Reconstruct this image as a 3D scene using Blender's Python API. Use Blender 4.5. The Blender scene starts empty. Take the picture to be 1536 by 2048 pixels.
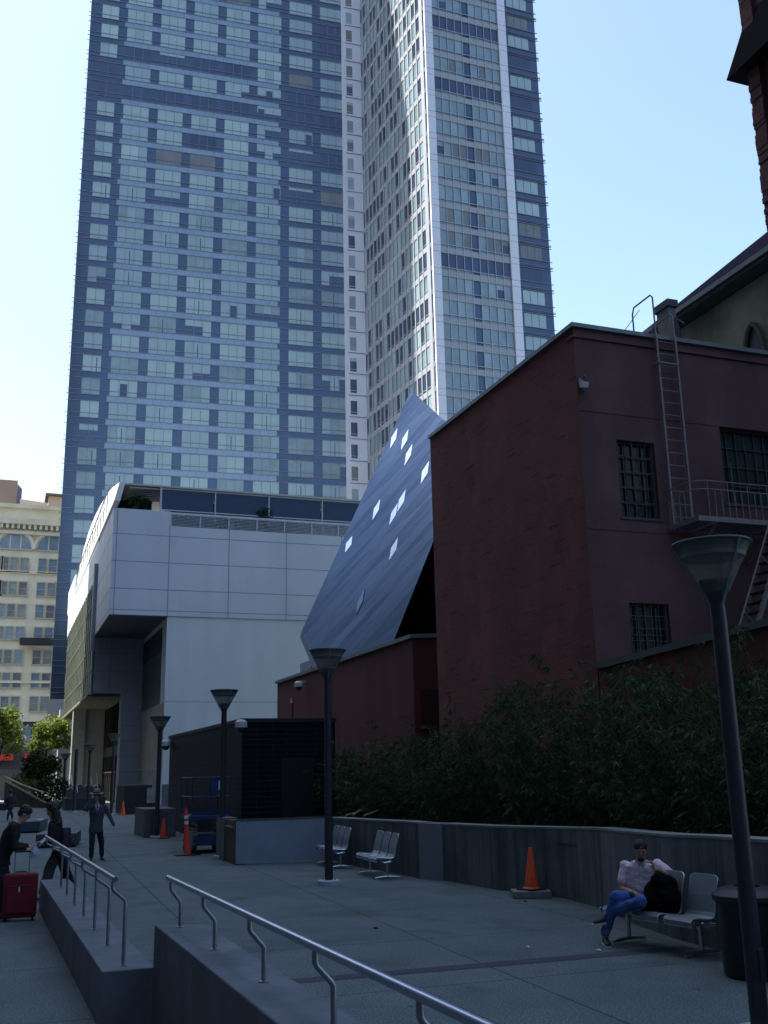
import bpy, math, random
from mathutils import Vector, Matrix, Quaternion, noise
random.seed(7)
sc = bpy.context.scene
C = sc.collection
R = math.radians

# ------------------------------------------------------------------ camera
FPX = 2030.0; YAW = R(20.5); PIT = math.atan(515/2030); ROLL = R(1.2); H = 2.2
fv = Vector((math.sin(YAW)*math.cos(PIT), math.cos(YAW)*math.cos(PIT), math.sin(PIT)))
r0 = Vector((math.cos(YAW), -math.sin(YAW), 0)); u0 = r0.cross(fv)
rv = math.cos(ROLL)*r0 - math.sin(ROLL)*u0
uv = math.sin(ROLL)*r0 + math.cos(ROLL)*u0
cam_d = bpy.data.cameras.new('camera'); cam = bpy.data.objects.new('camera', cam_d); C.objects.link(cam)
m = Matrix.Identity(4)
for i in range(3):
    m[i][0] = rv[i]; m[i][1] = uv[i]; m[i][2] = -fv[i]
m[2][3] = H
cam.matrix_world = m
cam_d.sensor_fit = 'VERTICAL'; cam_d.sensor_height = 24; cam_d.lens = FPX/2048*24
cam_d.clip_start = 0.1; cam_d.clip_end = 5000
sc.camera = cam
sc.render.resolution_x = 768; sc.render.resolution_y = 1024

# surveying helpers: a sight line from the camera met with a real plane of the place
def ray(x, y): return fv + (x-768)/FPX*rv + (1024-y)/FPX*uv
def G(x, y, z=0.0):
    d = ray(x, y); t = (z-H)/d.z; return Vector((d.x*t, d.y*t, z))
def PX(x, y, X):
    d = ray(x, y); t = X/d.x; return Vector((X, d.y*t, H+d.z*t))
def PY(x, y, Y):
    d = ray(x, y); t = Y/d.y; return Vector((d.x*t, Y, H+d.z*t))
def PL(x, y, p, az):
    n = Vector((math.cos(R(az)), -math.sin(R(az)), 0)); d = ray(x, y)
    t = (Vector((p[0], p[1], 0)).dot(n))/d.dot(n); return Vector((d.x*t, d.y*t, H+d.z*t))
def AT(x, y, dist):
    d = ray(x, y); t = dist/math.hypot(d.x, d.y); return Vector((d.x*t, d.y*t, H+d.z*t))
def proj(p):
    v = Vector(p)-Vector((0, 0, H)); z = v.dot(fv)
    return (768+FPX*v.dot(rv)/z, 1024-FPX*v.dot(uv)/z) if z > 0 else (9e9, 9e9)

# ------------------------------------------------------------------ materials
MATS = {}
def mat(name, col, rough=0.7, metal=0.0, var=0.15, scale=3.0, bump=0.0, bscale=None, stretch=(1,1,1),
        alpha=1.0, spec=0.5, coat=0.0, trans=0.0, col2=None, detail=6, streak=None, emit=0):
    if name in MATS: return MATS[name]
    M = bpy.data.materials.new(name); M.use_nodes = True; nt = M.node_tree; N = nt.nodes; L = nt.links
    b = N['Principled BSDF']; b.inputs['Roughness'].default_value = rough; b.inputs['Metallic'].default_value = metal
    b.inputs['Alpha'].default_value = alpha; b.inputs['Specular IOR Level'].default_value = spec
    b.inputs['Coat Weight'].default_value = coat; b.inputs['Transmission Weight'].default_value = trans
    tc = N.new('ShaderNodeTexCoord'); mp = N.new('ShaderNodeMapping'); mp.inputs['Scale'].default_value = stretch
    L.new(tc.outputs['Object'], mp.inputs['Vector'])
    nz = N.new('ShaderNodeTexNoise'); nz.inputs['Scale'].default_value = scale; nz.inputs['Detail'].default_value = detail
    nz.inputs['Roughness'].default_value = 0.65
    L.new(mp.outputs['Vector'], nz.inputs['Vector'])
    cr = N.new('ShaderNodeValToRGB'); e = cr.color_ramp.elements
    c2 = col2 or tuple(min(1, c*(1+var)) for c in col); c1 = tuple(c*(1-var) for c in col)
    e[0].position = 0.3; e[0].color = (*c1, 1); e[1].position = 0.7; e[1].color = (*c2, 1)
    L.new(nz.outputs['Fac'], cr.inputs['Fac'])
    out = cr.outputs['Color']
    if streak:
        mp2 = N.new('ShaderNodeMapping'); mp2.inputs['Scale'].default_value = streak[1]
        L.new(tc.outputs['Object'], mp2.inputs['Vector'])
        n2 = N.new('ShaderNodeTexNoise'); n2.inputs['Scale'].default_value = 1.0; n2.inputs['Detail'].default_value = 4
        L.new(mp2.outputs['Vector'], n2.inputs['Vector'])
        r2 = N.new('ShaderNodeMapRange'); r2.inputs['From Min'].default_value = 0.4; r2.inputs['From Max'].default_value = 0.7
        r2.inputs['To Min'].default_value = 1.0; r2.inputs['To Max'].default_value = 1-streak[0]
        L.new(n2.outputs['Fac'], r2.inputs['Value'])
        mx = N.new('ShaderNodeVectorMath'); mx.operation = 'SCALE'; L.new(out, mx.inputs[0]); L.new(r2.outputs[0], mx.inputs['Scale'])
        out = mx.outputs[0]
    L.new(out, b.inputs['Base Color'])
    if bump:
        nb = N.new('ShaderNodeTexNoise'); nb.inputs['Scale'].default_value = bscale or scale*4; nb.inputs['Detail'].default_value = 5
        L.new(mp.outputs['Vector'], nb.inputs['Vector'])
        bp = N.new('ShaderNodeBump'); bp.inputs['Strength'].default_value = bump; bp.inputs['Distance'].default_value = 0.02
        L.new(nb.outputs['Fac'], bp.inputs['Height']); L.new(bp.outputs['Normal'], b.inputs['Normal'])
    if emit:
        L.new(out, b.inputs['Emission Color']); b.inputs['Emission Strength'].default_value = emit
    MATS[name] = M; return M

# ------------------------------------------------------------------ mesh builder
class MB:
    def __init__(s): s.v = []; s.f = []; s.m = []
    def face(s, pts, mi=0):
        i = len(s.v); s.v += [tuple(p) for p in pts]; s.f.append(tuple(range(i, i+len(pts)))); s.m.append(mi); return s
    def hexa(s, a, b, mi=0):
        # a: 4 bottom points, b: 4 top points (same order)
        i = len(s.v); s.v += [tuple(p) for p in a]+[tuple(p) for p in b]; n = len(a)
        s.f.append(tuple(i+k for k in reversed(range(n)))); s.f.append(tuple(i+n+k for k in range(n)))
        for k in range(n):
            j = (k+1) % n; s.f.append((i+k, i+j, i+n+j, i+n+k))
        s.m += [mi]*(n+2); return s
    def box(s, x0, x1, y0, y1, z0, z1, mi=0):
        a = [(x0,y0,z0),(x1,y0,z0),(x1,y1,z0),(x0,y1,z0)]; return s.hexa(a, [(p[0],p[1],z1) for p in a], mi)
    def prism(s, poly, z0, z1, mi=0):
        zt = z1 if hasattr(z1, '__len__') else [z1]*len(poly)
        return s.hexa([(p[0],p[1],z0) for p in poly], [(p[0],p[1],z) for p, z in zip(poly, zt)], mi)
    def bar(s, p0, p1, w, h, mi=0, up=(0,0,1)):
        p0 = Vector(p0); p1 = Vector(p1); d = (p1-p0).normalized(); u = Vector(up)
        if abs(d.dot(u)) > 0.95: u = Vector((1,0,0))
        sd = d.cross(u).normalized(); u2 = sd.cross(d).normalized()
        q = [sd*(-w/2)-u2*(h/2), sd*(w/2)-u2*(h/2), sd*(w/2)+u2*(h/2), sd*(-w/2)+u2*(h/2)]
        return s.hexa([p0+k for k in q], [p1+k for k in q], mi)
    def tube(s, pts, r, n=8, mi=0, cap=True):
        pts = [Vector(p) for p in pts]; rs = r if hasattr(r, '__len__') else [r]*len(pts)
        i0 = len(s.v); ref = None
        for k, p in enumerate(pts):
            d = (pts[min(k+1, len(pts)-1)]-pts[max(k-1, 0)])
            d = d.normalized() if d.length > 1e-9 else Vector((0,0,1))
            if ref is None:
                ref = Vector((0,0,1)) if abs(d.z) < 0.9 else Vector((1,0,0))
            a = d.cross(ref)
            if a.length < 1e-6: a = d.cross(Vector((0,1,0)))
            a.normalize(); ref = a.cross(d).normalized()
            for j in range(n):
                t = 2*math.pi*j/n; s.v.append(tuple(p+(a*math.cos(t)+ref*math.sin(t))*rs[k]))
        for k in range(len(pts)-1):
            for j in range(n):
                j2 = (j+1) % n; s.f.append((i0+k*n+j, i0+k*n+j2, i0+(k+1)*n+j2, i0+(k+1)*n+j)); s.m.append(mi)
        if cap:
            s.f.append(tuple(i0+j for j in reversed(range(n)))); s.m.append(mi)
            s.f.append(tuple(i0+(len(pts)-1)*n+j for j in range(n))); s.m.append(mi)
        return s
    def lathe(s, prof, c=(0,0,0), n=24, mi=0, sx=1, sy=1):
        i0 = len(s.v)
        for (r, z) in prof:
            for j in range(n):
                t = 2*math.pi*j/n; s.v.append((c[0]+r*sx*math.cos(t), c[1]+r*sy*math.sin(t), c[2]+z))
        for k in range(len(prof)-1):
            for j in range(n):
                j2 = (j+1) % n; s.f.append((i0+k*n+j, i0+k*n+j2, i0+(k+1)*n+j2, i0+(k+1)*n+j)); s.m.append(mi)
        return s
    def ball(s, c, rx, ry=None, rz=None, rot=None, n=12, mi=0):
        ry = ry or rx; rz = rz or rx; c = Vector(c); i0 = len(s.v); m_ = n//2
        for a in range(m_+1):
            ph = math.pi*a/m_
            for j in range(n):
                t = 2*math.pi*j/n; q = Vector((rx*math.sin(ph)*math.cos(t), ry*math.sin(ph)*math.sin(t), rz*math.cos(ph)))
                if rot: q = rot @ q
                s.v.append(tuple(c+q))
        for a in range(m_):
            for j in range(n):
                j2 = (j+1) % n; s.f.append((i0+a*n+j, i0+(a+1)*n+j, i0+(a+1)*n+j2, i0+a*n+j2)); s.m.append(mi)
        return s
    def mesh(s, name, mats, off=(0,0,0), smooth=False):
        me = bpy.data.meshes.new(name); o = Vector(off)
        me.from_pydata([tuple(Vector(p)-o) for p in s.v], [], s.f)
        mats = mats if isinstance(mats, (list, tuple)) else [mats]
        for q in mats: me.materials.append(q)
        me.polygons.foreach_set('material_index', s.m)
        if smooth: me.polygons.foreach_set('use_smooth', [True]*len(s.f))
        me.validate(); me.update(); return me
    def build(s, name, mats, parent=None, smooth=False, off=None, bev=0):
        o = off if off is not None else (ROOT.get(parent.name, (0,0,0)) if parent else (0,0,0))
        ob = bpy.data.objects.new(name, s.mesh(name, mats, o, smooth)); C.objects.link(ob)
        if parent: ob.parent = parent; ROOT[ob.name] = o
        if smooth: fix_smooth(ob)
        if bev:
            b = ob.modifiers.new('bevel', 'BEVEL'); b.width = bev; b.segments = 2; b.limit_method = 'ANGLE'
        return ob
ROOT = {}
def fix_smooth(ob, ang=40):
    try:
        me = ob.data
        import bmesh
        bm = bmesh.new(); bm.from_mesh(me); bmesh.ops.remove_doubles(bm, verts=bm.verts, dist=1e-5)
        for e in bm.edges:
            if len(e.link_faces) == 2 and e.calc_face_angle(0) > R(ang): e.smooth = False
        bm.to_mesh(me); bm.free()
    except Exception as ex: print('smooth', ex)
def tag(o, label=None, cat=None, group=None, kind=None):
    if label: o['label'] = label
    if cat: o['category'] = cat
    if group: o['group'] = group
    if kind: o['kind'] = kind
    return o
def thing(name, loc, label, cat, group=None):
    o = bpy.data.objects.new(name, None); C.objects.link(o); o.location = loc; o.empty_display_size = 0.2
    ROOT[o.name] = tuple(loc); return tag(o, label, cat, group)
def dup(o, loc=None, rz=None, label=None, parent=None):
    c = o.copy(); C.objects.link(c)
    if parent: c.parent = parent
    if loc is not None: c.location = loc
    if rz is not None: c.rotation_euler = (0, 0, rz)
    if label: c['label'] = label
    for ch in list(o.children): dup(ch, parent=c)
    return c

# ------------------------------------------------------------------ palette
concrete = mat('plaza_concrete', (0.092,0.119,0.119), 0.85, var=0.22, scale=0.7, bump=0.25, bscale=60)
def paving():
    M = concrete; nt = M.node_tree; N = nt.nodes; L = nt.links; b = N['Principled BSDF']
    tc = N.new('ShaderNodeTexCoord'); src = b.inputs['Base Color'].links[0].from_socket
    sp = N.new('ShaderNodeTexNoise'); sp.inputs['Scale'].default_value = 42; sp.inputs['Detail'].default_value = 3; sp.inputs['Roughness'].default_value = 0.8
    L.new(tc.outputs['Object'], sp.inputs['Vector'])
    mr = N.new('ShaderNodeMapRange'); mr.inputs['From Min'].default_value = 0.42; mr.inputs['From Max'].default_value = 0.66
    mr.inputs['To Min'].default_value = 0.62; mr.inputs['To Max'].default_value = 2.1
    L.new(sp.outputs['Fac'], mr.inputs['Value'])
    v1 = N.new('ShaderNodeVectorMath'); v1.operation = 'SCALE'; L.new(src, v1.inputs[0]); L.new(mr.outputs[0], v1.inputs['Scale'])
    st = N.new('ShaderNodeTexNoise'); st.inputs['Scale'].default_value = 0.9; st.inputs['Detail'].default_value = 8; st.inputs['Distortion'].default_value = 0.6
    L.new(tc.outputs['Object'], st.inputs['Vector'])
    m2 = N.new('ShaderNodeMapRange'); m2.inputs['From Min'].default_value = 0.52; m2.inputs['From Max'].default_value = 0.75
    m2.inputs['To Min'].default_value = 1.0; m2.inputs['To Max'].default_value = 0.6; L.new(st.outputs['Fac'], m2.inputs['Value'])
    v3 = N.new('ShaderNodeVectorMath'); v3.operation = 'SCALE'; L.new(v1.outputs[0], v3.inputs[0]); L.new(m2.outputs[0], v3.inputs['Scale'])
    br = N.new('ShaderNodeTexBrick'); br.offset = 0.0; br.inputs['Scale'].default_value = 1.0
    br.inputs['Brick Width'].default_value = 2.75; br.inputs['Row Height'].default_value = 2.9; br.inputs['Mortar Size'].default_value = 0.016
    br.inputs['Color1'].default_value = (1,1,1,1); br.inputs['Color2'].default_value = (0.9,0.9,0.9,1); br.inputs['Mortar'].default_value = (0.38,0.38,0.38,1)
    mp = N.new('ShaderNodeMapping'); mp.inputs['Location'].default_value = (0.4,0.9,0); mp.inputs['Rotation'].default_value = (0,0,R(1.5))
    L.new(tc.outputs['Object'], mp.inputs['Vector']); L.new(mp.outputs[0], br.inputs['Vector'])
    v2 = N.new('ShaderNodeVectorMath'); v2.operation = 'MULTIPLY'; L.new(v3.outputs[0], v2.inputs[0]); L.new(br.outputs['Color'], v2.inputs[1])
    # chewing-gum spots and drips
    vo = N.new('ShaderNodeTexVoronoi'); vo.inputs['Scale'].default_value = 1.7; vo.inputs['Randomness'].default_value = 1.0; L.new(tc.outputs['Object'], vo.inputs['Vector'])
    gs = N.new('ShaderNodeMapRange'); gs.inputs['From Min'].default_value = 0.045; gs.inputs['From Max'].default_value = 0.06; gs.inputs['To Min'].default_value = 0.55; gs.inputs['To Max'].default_value = 1.0
    L.new(vo.outputs['Distance'], gs.inputs['Value']); v4 = N.new('ShaderNodeVectorMath'); v4.operation = 'SCALE'; L.new(v2.outputs[0], v4.inputs[0]); L.new(gs.outputs[0], v4.inputs['Scale'])
    L.new(v4.outputs[0], b.inputs['Base Color'])
paving()
ledge_m = mat('ledge_concrete', (0.128,0.145,0.168), 0.75, var=0.22, scale=2.0, bump=0.25, streak=(0.35,(1.5,1.5,0.5)))
wall_m = mat('board_formed_concrete', (0.13,0.155,0.16), 0.8, var=0.22, scale=1.6, bump=0.2, streak=(0.45,(5,5,0.25)))
steel = mat('brushed_steel', (0.55,0.56,0.58), 0.28, 1.0, var=0.1, scale=8)
rail_m = mat('handrail_steel', (0.46,0.47,0.54), 0.27, 1.0, var=0.08, scale=12)
post_m = mat('handrail_post_steel', (0.3,0.31,0.33), 0.42, 0.85, var=0.15, scale=12)
lamp_m = mat('lamp_pole_paint', (0.036,0.038,0.052), 0.5, 0.2, var=0.25, scale=5, streak=(0.3,(6,6,0.6)))
white_panel = mat('white_metal_panel', (0.62,0.64,0.67), 0.5, 0.0, var=0.05, scale=0.25, streak=(0.07,(0.7,0.7,0.08)))
joint_m = mat('panel_joint', (0.22,0.27,0.38), 0.8)
dark_m = mat('dark_paint', (0.02,0.022,0.026), 0.6)
black_m = mat('black_plastic', (0.012,0.012,0.013), 0.5)


# ------------------------------------------------------------------ people
def capsule(mb, p0, r0_, p1, r1_, n=12):
    p0 = Vector(p0); p1 = Vector(p1); d = p1-p0; L_ = d.length
    if L_ < 1e-6: mb.ball(p0, max(r0_,r1_), n=n); return
    d.normalize(); pts, rs = [], []
    for k in range(4): a = math.pi/2*(1-k/4); pts.append(p0-d*r0_*math.sin(a)); rs.append(max(1e-4, r0_*math.cos(a)))
    for k in range(5): a = math.pi/2*k/4; pts.append(p1+d*r1_*math.sin(a)); rs.append(max(1e-4, r1_*math.cos(a)))
    mb.tube(pts, rs, n)
def loft(mb, rings, side, n=18):
    # rings: (centre, half width along side, half depth)
    i0 = len(mb.v); m_ = len(rings)
    for k, (c, a, b_) in enumerate(rings):
        c = Vector(c); ax = (Vector(rings[min(k+1,m_-1)][0])-Vector(rings[max(k-1,0)][0])).normalized()
        s = (side-ax*side.dot(ax)).normalized(); f = ax.cross(s)
        for j in range(n):
            t = 2*math.pi*j/n; mb.v.append(tuple(c+s*a*math.cos(t)+f*b_*math.sin(t)))
    for k in range(m_-1):
        for j in range(n):
            j2 = (j+1)%n; mb.f.append((i0+k*n+j,i0+k*n+j2,i0+(k+1)*n+j2,i0+(k+1)*n+j)); mb.m.append(0)
    mb.f.append(tuple(i0+j for j in reversed(range(n)))); mb.f.append(tuple(i0+(m_-1)*n+j for j in range(n))); mb.m += [0,0]
def organic(mb, name, m_, parent, voxel=0.008, wrinkle=0.0, smooth=3, folds=9):
    off = ROOT.get(parent.name, (0,0,0)) if parent else (0,0,0)
    if wrinkle:
        pass
    tmp = bpy.data.objects.new('tmp', mb.mesh('tmp', m_, off)); C.objects.link(tmp)
    r = tmp.modifiers.new('r', 'REMESH'); r.mode = 'VOXEL'; r.voxel_size = voxel
    if smooth: s = tmp.modifiers.new('s', 'SMOOTH'); s.iterations = smooth; s.factor = 0.5
    dg = bpy.context.evaluated_depsgraph_get(); dg.update()
    me = bpy.data.meshes.new_from_object(tmp.evaluated_get(dg)); me.name = name
    bpy.data.objects.remove(tmp)
    if wrinkle:
        me.update()
        for v in me.vertices:
            q = v.co; w_ = noise.noise(Vector((q.x*folds, q.y*folds, q.z*folds*1.6)))+0.5*noise.noise(Vector((q.x*folds*2.3+5, q.y*folds*2.3, q.z*folds*3)))
            v.co = q+v.normal*w_*wrinkle
    me.polygons.foreach_set('use_smooth', [True]*len(me.polygons))
    me.materials.clear(); me.materials.append(m_)
    ob = bpy.data.objects.new(name, me); C.objects.link(ob)
    if parent: ob.parent = parent; ROOT[ob.name] = off
    return ob
skin = mat('skin', (0.45,0.25,0.18), 0.55, var=0.08, scale=20)
def hand(mb, wrist, d, pn, curl=0.5, side_sign=1, sc=1.0):
    # d: direction of the palm, pn: palm normal (the side fingers close towards)
    d = d.normalized(); pn = (pn-d*pn.dot(d)).normalized(); s = d.cross(pn)*side_sign
    capsule(mb, wrist-d*0.02, 0.026*sc, wrist+d*0.02*sc, 0.026*sc)
    kn = []
    for k, (o, ln) in enumerate([(-0.031,0.066),(-0.0105,0.076),(0.0105,0.071),(0.030,0.056)]):
        root = wrist+d*(0.082-0.004*abs(k-1))*sc+s*o*sc
        capsule(mb, wrist+d*0.02*sc+s*o*0.6*sc, 0.016*sc, root, 0.0125*sc, 8)
        c = curl*(0.9+0.12*k); d1 = (d*math.cos(c)+pn*math.sin(c)).normalized(); d2 = (d*math.cos(c*2.1)+pn*math.sin(c*2.1)).normalized()
        m1 = root+d1*ln*0.55*sc; capsule(mb, root, 0.0105*sc, m1, 0.0095*sc, 8); capsule(mb, m1, 0.0095*sc, m1+d2*ln*0.6*sc, 0.0075*sc, 8)
    tr = wrist+d*0.028*sc-s*0.026*sc; td = (d*0.6-s*0.7+pn*0.45).normalized()
    t1 = tr+td*0.042*sc; capsule(mb, tr, 0.014*sc, t1, 0.011*sc, 8); capsule(mb, t1, 0.011*sc, t1+(td+d*0.7).normalized()*0.032*sc, 0.009*sc, 8)
def shoe(t, ank, toe_dir, m_, sole, name='shoe', up=Vector((0,0,1))):
    d = toe_dir.normalized(); s = d.cross(up).normalized(); b = MB()
    c = ank-up*0.045
    loft(b, [(c-d*0.075,0.03,0.03),(c-d*0.06,0.038,0.045),(c,0.04,0.055),(c+d*0.07-up*0.012,0.044,0.04),(c+d*0.14-up*0.022,0.046,0.028),(c+d*0.185-up*0.028,0.03,0.018)], s, 12)
    o = organic(b, name, m_, t, 0.011, smooth=2)
    q = MB(); P = []
    for (x_, w_) in ((-0.085,0.028),(-0.06,0.042),(0,0.04),(0.08,0.048),(0.15,0.047),(0.2,0.026)): P.append((x_,w_))
    base = c-up*0.055
    low = [base+d*x_+s*w_ for x_,w_ in P]+[base+d*x_-s*w_ for x_,w_ in P[::-1]]
    q.hexa([p-up*0.014 for p in low],[p+up*0.012 for p in low]); q.build('sole', sole, o)
def head_shape(mb, c, up, fwd, s=1.0, beard=False):
    side = fwd.cross(up).normalized(); rot = Matrix((side, fwd, up)).transposed()
    mb.ball(c+up*0.015*s, 0.076*s, 0.094*s, 0.108*s, rot, 20)
    mb.ball(c-up*0.055*s+fwd*0.022*s, 0.056*s, 0.066*s, 0.062*s, rot, 16)
    mb.ball(c-up*0.1*s+fwd*0.066*s, 0.024*s, 0.022*s, 0.02*s, rot, 10)
    capsule(mb, c+up*0.012*s+fwd*0.092*s, 0.010*s, c-up*0.022*s+fwd*0.112*s, 0.014*s, 8)
    for k in (-1,1):
        mb.ball(c+side*0.078*s*k-up*0.008*s, 0.010*s, 0.02*s, 0.032*s, rot, 10)
        mb.ball(c+side*0.03*s*k+up*0.028*s+fwd*0.084*s, 0.022*s, 0.012*s, 0.009*s, rot, 8)
        mb.ball(c+side*0.04*s*k-up*0.03*s+fwd*0.06*s, 0.02*s, 0.02*s, 0.02*s, rot, 8)
    return side, rot
def face_bits(t, c, up, fwd, s=1.0):
    side = fwd.cross(up).normalized(); rot = Matrix((side, fwd, up)).transposed()
    for k in (-1,1):
        MB().ball(c+side*0.031*s*k+up*0.008*s+fwd*0.088*s, 0.010*s, 0.006*s, 0.004*s, rot, 10).build('eye', mat('eye_dark', (0.07,0.05,0.045), 0.3), t, True)
        MB().ball(c+side*0.031*s*k+up*0.03*s+fwd*0.095*s, 0.017*s, 0.004*s, 0.0025*s, rot, 10).build('eyebrow', mat('brow', (0.09,0.05,0.035), 0.8), t, True)
    MB().ball(c-up*0.055*s+fwd*0.089*s, 0.024*s, 0.006*s, 0.007*s, rot, 10).build('mouth', mat('lips', (0.25,0.09,0.08), 0.5), t, True)
def person_root(p, label): return thing('person', (p.x,p.y,0), label, 'person')

# --- seated man in a pale shirt
P0 = AT(1285,1800,14.20)
t = person_root(P0, 'man in pale pink shirt and jeans sitting on the nearest bench, head on hand')
pel = AT(1290,1798,14.25); chest = AT(1282,1748,14.22); neck = AT(1281,1718,14.16); hd = AT(1281,1700,14.07)
side = Vector((0.90,-0.43,0)).normalized(); fw = Vector((-0.50,-0.84,-0.0)).normalized()
ls = AT(1316,1730,14.16); rs = AT(1250,1732,14.26); le = AT(1347,1754,14.05); lwst = AT(1309,1737,13.94); re = AT(1244,1777,14.22); rwst = AT(1266,1785,13.98)
rk = AT(1232,1794,13.87); ra = G(1211,1873,0.10); lk = AT(1280,1804,13.64); la = AT(1213,1828,13.97)
rh = pel-side*0.10; lh = pel+side*0.10
b = MB()
loft(b, [(pel-Vector((0,0,0.08)),0.16,0.12),(pel,0.17,0.125),(pel.lerp(chest,0.5),0.16,0.12),(chest,0.185,0.125),(neck-Vector((0,0,0.05)),0.15,0.09),(neck,0.06,0.06)], side)
capsule(b, neck-Vector((0,0,0.03)), 0.06, hd-Vector((0,0,0.06)), 0.056)
upv = (Vector((0,0,1))+fw*0.42).normalized(); fwd_h = (fw-Vector((0,0,0.42))).normalized()
head_shape(b, hd, upv, fwd_h, 0.98)
for a_, e_, w_ in ((ls,le,lwst),(rs,re,rwst)):
    capsule(b, a_, 0.050, e_, 0.042); capsule(b, e_, 0.044, w_, 0.028)
capsule(b, rh, 0.09, rk, 0.062); capsule(b, rk, 0.06, ra, 0.04); capsule(b, lh, 0.09, lk, 0.062); capsule(b, lk, 0.06, la, 0.04)
hand(b, lwst, (hd+fwd_h*0.05+side*0.085-lwst), -side, 0.75, 1); hand(b, rwst, (side*1.0+fw*0.25-Vector((0,0,0.25))), -Vector((0,0,1)), 0.45, 1)
organic(b, 'body', skin, t, 0.0085)
face_bits(t, hd, upv, fwd_h, 0.98)
hair_m = mat('dark_hair', (0.018,0.012,0.010), 0.6, bump=0.6, bscale=120)
rot = Matrix((fwd_h.cross(upv).normalized(), fwd_h, upv)).transposed()
h = MB(); h.ball(hd+upv*0.045-fwd_h*0.015, 0.085, 0.10, 0.088, rot, 18); h.ball(hd-fwd_h*0.045, 0.08, 0.062, 0.09, rot, 16); organic(h, 'hair', hair_m, t, 0.009, 0.006, 1, 40)
h = MB(); h.ball(hd-upv*0.09+fwd_h*0.04, 0.05, 0.05, 0.034, rot, 14); organic(h, 'beard', hair_m, t, 0.008, 0.003, 1, 40)
shirt = mat('pale_pink_shirt', (0.80,0.66,0.74), 0.85, var=0.06, scale=4)
b = MB(); loft(b, [(pel-Vector((0,0,0.03)),0.185,0.14),(pel+Vector((0,0,0.08)),0.195,0.155),(pel.lerp(chest,0.5),0.20,0.155),(chest,0.215,0.145),(neck-Vector((0,0,0.07)),0.19,0.105),(neck-Vector((0,0,0.012)),0.085,0.075)], side)
for a_, e_ in ((ls,le),(rs,re)): capsule(b, a_, 0.076, a_.lerp(e_,0.62), 0.072)
organic(b, 'shirt', shirt, t, 0.011, 0.008, 3, 13)
cl = MB()
for k in (-1,1): cl.bar(neck+side*0.06*k+fw*0.055-Vector((0,0,0.0)), neck+side*0.02*k+fw*0.10-Vector((0,0,0.075)), 0.012, 0.045)
cl.build('collar', mat('shirt_collar', (0.5,0.44,0.52), 0.85), t)
jeans = mat('blue_jeans', (0.05,0.12,0.33), 0.9, var=0.3, scale=5)
b = MB(); loft(b, [(pel-Vector((0,0,0.10)),0.17,0.14),(pel,0.185,0.145),(pel+Vector((0,0,0.05)),0.175,0.14)], side)
capsule(b, rh, 0.105, rk, 0.082); capsule(b, rk, 0.08, ra+Vector((0,0,0.05)), 0.06); capsule(b, lh, 0.105, lk, 0.082); capsule(b, lk, 0.08, la.lerp(lk,0.1), 0.06)
organic(b, 'jeans', jeans, t, 0.013, 0.011, 2, 12)
shoe_m = mat('dark_trainer', (0.03,0.03,0.04), 0.6); sole_w = mat('white_sole', (0.55,0.55,0.55), 0.6)
shoe(t, ra, Vector((-0.35,-0.9,0)), shoe_m, sole_w); shoe(t, la, Vector((-0.85,0.15,-0.1)), shoe_m, sole_w)
# black jacket/backpack beside him
bp = AT(1326,1790,13.80)
t = thing('black_bag', tuple(bp), 'large black cloth bag slumped on the middle seat under the seated man\'s elbow', 'bag')
b = MB(); loft(b, [(AT(1322,1822,13.75),0.22,0.13),(AT(1322,1800,13.80),0.24,0.15),(AT(1322,1778,13.85),0.2,0.13),(AT(1322,1762,13.95),0.1,0.08)], side)
b.ball(AT(1340,1800,13.70), 0.15, 0.12, 0.18); b.ball(AT(1335,1775,13.75), 0.14, 0.11, 0.15); b.ball(AT(1318,1762,13.80), 0.12, 0.09, 0.11); b.ball(AT(1300,1806,13.75), 0.12, 0.1, 0.11)
organic(b, 'bag_body', mat('black_cloth', (0.003,0.003,0.004), 0.9, spec=0.1), t, 0.015, 0.018, 2, 9)
b = MB(); b.tube([AT(1312,1764,13.85),AT(1318,1756,13.85),AT(1326,1758,13.85),AT(1330,1766,13.85)],0.012,6); b.build('handle', black_m, t, True)

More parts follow.
